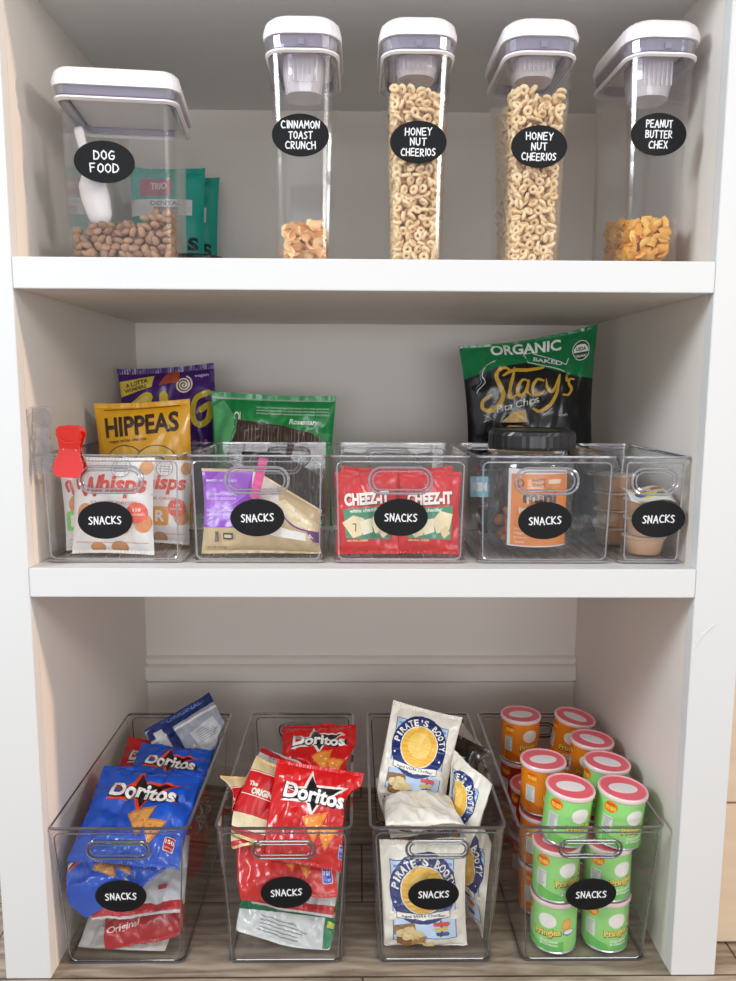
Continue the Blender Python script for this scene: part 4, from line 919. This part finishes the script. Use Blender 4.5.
def lidmat():
    m, nt, N, L, B = newmat('pink_lid_with_pale_edge')
    tc = N.new('ShaderNodeTexCoord'); sx = N.new('ShaderNodeSeparateXYZ'); L.new(tc.outputs['Object'], sx.inputs[0])
    ln = N.new('ShaderNodeVectorMath'); ln.operation = 'LENGTH'; cb = N.new('ShaderNodeCombineXYZ'); L.new(sx.outputs[0], cb.inputs[0]); L.new(sx.outputs[1], cb.inputs[1]); L.new(cb.outputs[0], ln.inputs[0])
    r = N.new('ShaderNodeValToRGB'); r.color_ramp.interpolation = 'LINEAR'; r.color_ramp.elements[0].position = .0326; r.color_ramp.elements[0].color = lin('#ee6673'); r.color_ramp.elements[1].position = .0338; r.color_ramp.elements[1].color = lin('#f0d3d3')
    L.new(ln.outputs['Value'], r.inputs[0]); L.new(r.outputs[0], B.inputs['Base Color']); B.inputs['Roughness'].default_value = .3
    return m
M_CANLID = lidmat()
canp = {'green': make_can('chip_can', '#98dc80', '#6cc35c', '#3c7a2e', ('SOUR CREAM', '& ONION')), 'orange': make_can('chip_can', '#ef8a1d', '#d96f12', '#9b4b10', ('CHEDDAR', 'CHEESE')), 'red': make_can('chip_can', '#c62226', '#a5161c', '#7a0f12', ('ORIGINAL', 'FLAVOR'))}
canu = set(); GCN = 'small chip cans in the deep bin'
def can(col, c, lab, rz=0, tx=0, ty=0):
    o = canp[col] if col not in canu else dup(canp[col]); canu.add(col)
    o.matrix_basis = Matrix.Translation(Vector(c)) @ Matrix.Rotation(math.radians(ty), 4, 'Y') @ Matrix.Rotation(math.radians(tx), 4, 'X') @ Matrix.Rotation(math.radians(rz), 4, 'Z')
    tag(o, lab+' chip can'+LW.get(lab, ''), 'chip can', GCN); return o
LW = {}
HH = CH+.0018; Z0 = .0048
L1, R1 = (.2885, .070), (.3665, .072)
cl = [('green', L1, 0, -48, 0, 0, 'green can with a pink lid, bottom of the front stack by the cream puff bin'), ('green', L1, 1, 0, 0, 0, 'green can, middle of the front stack by the cream puff bin'), 
      ('green', R1, 0, -4, 0, 0, 'green can, bottom of the front stack by the right wall'), ('green', R1, 1, 4, 0, 0, 'green can, middle of the front stack by the right wall')]
def canset():
    for col, (x, y), k, rz, tx, ty, lab in cl:
        o = canp[col] if col not in canu else dup(canp[col]); canu.add(col)
        pos = Vector((x, y, Z0+k*HH))
        o.matrix_basis = Matrix.Translation(pos) @ Matrix.Rotation(math.radians(ty), 4, 'Y') @ Matrix.Rotation(math.radians(tx), 4, 'X') @ Matrix.Rotation(math.radians(rz), 4, 'Z')
        tag(o, lab, 'chip can', GCN)
cl += [('green', (.3010, .080), 2, 0, 2, 5, 'green can with dotted pink lid topping the front stack by the cream puff bin'.replace('dotted ', '')), ('green', (.3785, .074), 2, 2, 2, 4, 'green can with a pink lid topping the front stack by the right wall'),
       ('orange', (.2860, .150), 0, 10, 0, 0, 'orange can at the bottom of the second stack by the cream puff bin'), ('orange', (.2860, .151), 1, 8, 0, 0, 'orange can in the middle of the second stack by the cream puff bin'), ('orange', (.2870, .160), 2, 4, 0, 0, 'bright orange can on top, right behind the front green stack'),
       ('green', (.3700, .149), 0, 0, 0, 0, 'green can hidden low behind the front stack by the right wall'), ('green', (.3720, .150), 1, 0, 0, 0, 'green can second up behind the front stack by the right wall'), ('green', (.3828, .152), 2, -30, 0, 2.5, 'green can on top, right behind the foremost lid by the wall'),
       ('red', (.2860, .228), 0, 0, 0, 0, 'red can low in the third stack by the cream puff bin'), ('red', (.2870, .232), 1, -20, 0, 0, 'red can sitting lower than its neighbours in the middle of the bin'),
       ('orange', (.3700, .226), 0, 0, 0, 0, 'orange can at the bottom of the third stack by the right wall'), ('orange', (.3720, .227), 1, 0, 0, 0, 'orange can second up in the third stack by the right wall'), ('orange', (.3828, .231), 2, -42, 0, 2.5, 'orange can on top of the third stack by the right wall'),
       ('red', (.2880, .330), 0, 0, 0, 0, 'red can at the bottom of the rear stack by the cream puff bin'), ('red', (.2880, .330), 1, -10, 0, 0, 'red can just under the rearmost orange one'), ('orange', (.2870, .330), 2, 2, 0, 0, 'orange can rearmost in the bin, upright on a red one'),
       ('orange', (.3680, .322), 0, 0, 0, 0, 'orange can at the bottom of the rear stack by the right wall'), ('orange', (.3700, .322), 1, 0, 0, 0, 'orange can second up in the rear stack by the right wall'), ('orange', (.3720, .325), 2, -34, 3, 8, 'orange can tilted against the right wall at the back of the bin')]
canset()
# ---- deep bins, heaps of pouches
b1 = [('dblue', 'blue chip bag lying on top at the front of the heap, logo and chips uppermost', TB, (-.337, .098, .190), 4, 62, 8, 1.1),
      ('dblue', 'blue chip bag slumped into the near corner by the pantry post, under another blue one', TB, (-.386, .062, .136), 0, 50, -38, .98),
      ('dblue', 'blue chip bag further back, edge on between the red and striped bags', TB, (-.322, .205, .190), 0, 66, 8, .92),
      ('dred', 'dark red chip bag in the shade at the back of the blue heap', TB, (-.368, .262, .168), 0, 50, 10, .85),
      ('redback', 'crumpled red and white pouch wedged against the pantry side wall', OB, (-.386, .182, .150), 6, 66, -8, .8),
      ('stripe', 'navy and white striped pouch poking above the rear of the bin', OB, (-.300, .305, .210), 10, 38, -28, 1),
      ('backred', 'silver pouch shown from its printed back, above the oval label', OB, (-.332, .088, .102), 2, 62, -6, 1),
      ('redback', 'dark red pouch standing aslant beside the silver one', OB, (-.385, .168, .088), -6, 30, -20, .8),
      ('redback', 'red pouch with a white nutrition panel low behind the oval label', OB, (-.330, .074, .066), 4, 44, -12, 1),
      ('white', 'white pouch with grey print lying at the bottom of the bin', OB, (-.350, .080, .030), 0, 54, 8, .95),
      ('dred', 'red chip bag buried at the side facing the next bin', TB, (-.278, .235, .085), 86, 3, 5, .95)]
b2 = [('dred', 'bright red chip bag on top of the front of its heap, logo facing out', TB, (-.076, .080, .200), 0, 36, 9, 1.0),
      ('dred', 'red chip bag squashed behind the handle, below the topmost red one', TB, (-.116, .083, .150), 0, 50, -4, 1.12),
      ('cookie', 'red and cream cookie pouch leaning beside the topmost red chip bag', OB, (-.158, .110, .205), 10, 44, 28, 1),
      ('cookie', 'red and cream cookie pouch tucked against the side of the bin', OB, (-.188, .105, .190), 30, 44, 16, .9),
      ('backred', 'silver backed pouch whose end sticks out behind the cookie pouches', OB, (-.140, .170, .200), 0, 55, 25, .75),
      ('dred', 'red chip bag lying nearly flat at the back of its bin', TB, (-.072, .218, .220), 0, 62, -2, .95),
      ('dblue', 'blue chip bag lying between two red ones', TB, (-.070, .196, .172), 0, 80, 4, .8),
      ('backred', 'silver and red pouch just above the oval label', OB, (-.094, .085, .112), 0, 46, 6, .95),
      ('gw', 'green and white cracker pouch with a barcode behind the oval label', OB, (-.106, .078, .064), 0, 42, 16, .95),
      ('backred', 'silver pouch buried in the middle of the red heap', OB, (-.110, .205, .085), 4, 30, -6, .9)]
b3 = [('pirate', 'cream and blue puff bag standing upright behind the front panel', PB, (.088, .052, .088), 0, 4, -1, 1.07),
      ('pirate', 'cream and blue puff bag standing edge-on along the side next to the chip cans', PB, (.168, .108, .092), -68, 2, 2, 1.0),
      ('pirate', 'cream puff bag lying flat across the front of the bin', PB, (.085, .090, .196), 0, -76, 2, .96),
      ('pirate', 'cream and blue puff bag tilted upright above all the others', PB, (.088, .195, .232), 0, 28, 14, .98),
      ('pirate', 'cream puff bag crumpled flat under the tilted upright one', PB, (.075, .175, .160), 4, 72, -8, .82),
      ('dark', 'dark brown pouch beside the tilted upright puff bag', OB, (.148, .230, .190), -35, 18, 10, .95),
      ('pirate', 'cream puff bag edge-on at the rear, next to the dark pouch', PB, (.176, .270, .178), -70, 6, 10, .8),
      ('pirate', 'cream puff bag with only its upper lettering showing, near the chip cans', PB, (.150, .124, .186), -62, 14, 6, .85)]
BINS = []
def contain(o, bx):
    """press a pouch against the inside of its bin instead of letting it pass through the plastic"""
    x0, x1, y0, y1, z, H, ins = bx; dl = .012
    for q in [o]+list(o.children):
        MW = q.matrix_basis if q is o else o.matrix_basis @ q.matrix_local; MI = MW.inverted()
        for v in q.data.vertices:
            p = MW @ v.co; k = min(1, max(0, (p.z-z)/H)); m = .0062+ins*(1-k)
            if p.z > z+H+.012: continue
            f = 1 if p.z < z+H-.004 else (z+H+.012-p.z)/.016
            def soft(a, lim, s):
                d = s*(a-lim)
                return a if d > dl else lim+s*dl*math.exp((d-dl)/dl)
            nx = soft(soft(p.x, x0+m, 1), x1-m, -1); ny = soft(soft(p.y, y0+m, 1), y1-m, -1)
            p.x += (nx-p.x)*f; p.y += (ny-p.y)*f; p.z = soft(p.z, z+.0065, 1)
            v.co = MI @ p
def press(a, wa, ha, ta, b):
    """let pouch b give way where pouch a already lies"""
    MA = a.matrix_basis; IA = MA.inverted(); cb = IA @ b.matrix_basis.translation; sg = 1 if cb.y > 0 else -1
    for q in [b]+list(b.children):
        MB = b.matrix_basis if q is b else b.matrix_basis @ q.matrix_local; IB = MB.inverted()
        for v in q.data.vertices:
            p = IA @ (MB @ v.co); u, w = abs(2*p.x/wa), abs(2*p.z/ha)
            if u >= 1 or w >= 1: continue
            prof = (1-u**2.4)**.62*(1-w**2.8)**.7; edge = min(1, (1-u)*9)*min(1, (1-w)*9)
            d = (ta/2*prof*1.1+.003)-sg*p.y
            if d <= -.008: continue
            dd = d+.008; push = dd*dd/(dd+.008)          # smooth onset keeps print and film apart
            if d > .045: push *= max(0, 1-(d-.045)/.03)
            p.y += sg*push*edge; v.co = IB @ (MA @ p)
for nm_, B_, bi in (('chip_bag', b1, 0), ('chip_bag', b2, 1), ('puff_bag', b3, 2)):
    made = []; bx_ = (*fb[bi][:2], .013, .400, .0006, .218, .0125)
    for kind, lab, grp, c, yaw, tilt, roll, s_ in B_:
        nm = 'chip_bag' if grp == TB else ('puff_bag' if grp == PB else 'snack_pouch')
        o = bag(kind, nm, lab, nm.replace('_', ' '), grp, c, yaw, tilt, roll, s_)
        for q in [o]+list(o.children): q.data = q.data.copy()
        contain(o, bx_); k = KINDS[kind]
        for (a, wa, ha, ta) in made: press(a, wa, ha, ta, o)
        for (a, wa, ha, ta) in made: press(a, wa, ha, ta, o)
        contain(o, bx_); made.append((o, k['w'], k['h'], k['t']))
o = dup(canp['orange'], 'orange chip can lying aslant at the back of the puff bag bin', GCN)
o.matrix_basis = Matrix.Translation(Vector((.068, .318, .118))) @ Matrix.Rotation(math.radians(14), 4, 'Y') @ Matrix.Rotation(math.radians(8), 4, 'X')
# ------------------------------------------------------------------ light and camera
def area(name, loc, target, sx, sy, power, col):
    l = bpy.data.lights.new(name, 'AREA'); l.shape = 'RECTANGLE'; l.size = sx; l.size_y = sy; l.energy = power; l.color = col
    o = bpy.data.objects.new(name, l); COL.objects.link(o); o.location = loc
    o.rotation_euler = (Vector(target)-Vector(loc)).to_track_quat('-Z', 'Y').to_euler(); return o
area('window_daylight', (-2.0, -1.0, 1.95), (0.44, .1, .6), .7, .7, 26, (.86, .95, 1))
area('front_fill', (.3, -3.3, .82), (0, .3, 1.05), 2.8, .70, 20, (.97, .98, 1))  # fill added behind the camera to brighten the cabinet interior, not a known window
area('ceiling_light', (.35, -1.35, 2.6), (0, .1, .7), .9, .9, 3, (1, .95, .89))
area('top_shelf_fill', (2.1, -1.35, 1.65), (-.1, .4, 1.2), .5, .5, 11, (1, .95, .88))  # warm fill added to lift the top compartment, stands for no actual lamp
sl = bpy.data.lights.new('low_warm_sun', 'SUN'); sl.energy = 1.0; sl.color = (1, .72, .5); sl.angle = math.radians(1.5)
so = bpy.data.objects.new('low_warm_sun', sl); COL.objects.link(so); so.location = (3, -.2, 1.2); so.rotation_euler = Vector((-1, .0625, -.19)).to_track_quat('-Z', 'Y').to_euler()
w = bpy.data.worlds.new('room_light'); sc.world = w; w.use_nodes = True
w.node_tree.nodes['Background'].inputs['Color'].default_value = (.93, .955, 1, 1); w.node_tree.nodes['Background'].inputs['Strength'].default_value = .45
cd = bpy.data.cameras.new('camera'); cam = bpy.data.objects.new('camera', cd); COL.objects.link(cam)
cd.sensor_fit = 'VERTICAL'; cd.sensor_height = 24; cd.lens = FL*24/981; cd.clip_start = .02
M = Matrix((CR, CU, -CF)).transposed().to_4x4(); M.translation = CAM; cam.matrix_world = M
sc.camera = cam
sc.view_settings.view_transform = 'Standard'; sc.view_settings.look = 'None'; sc.view_settings.gamma = 1; sc.view_settings.use_curve_mapping = False
sc.view_settings.exposure = .73
sc.cycles.transparent_max_bounces = 48; sc.cycles.max_bounces = 10; sc.cycles.diffuse_bounces = 8; sc.cycles.glossy_bounces = 4
sc.cycles.use_denoising = True
sc.cycles.caustics_reflective = False; sc.cycles.caustics_refractive = False
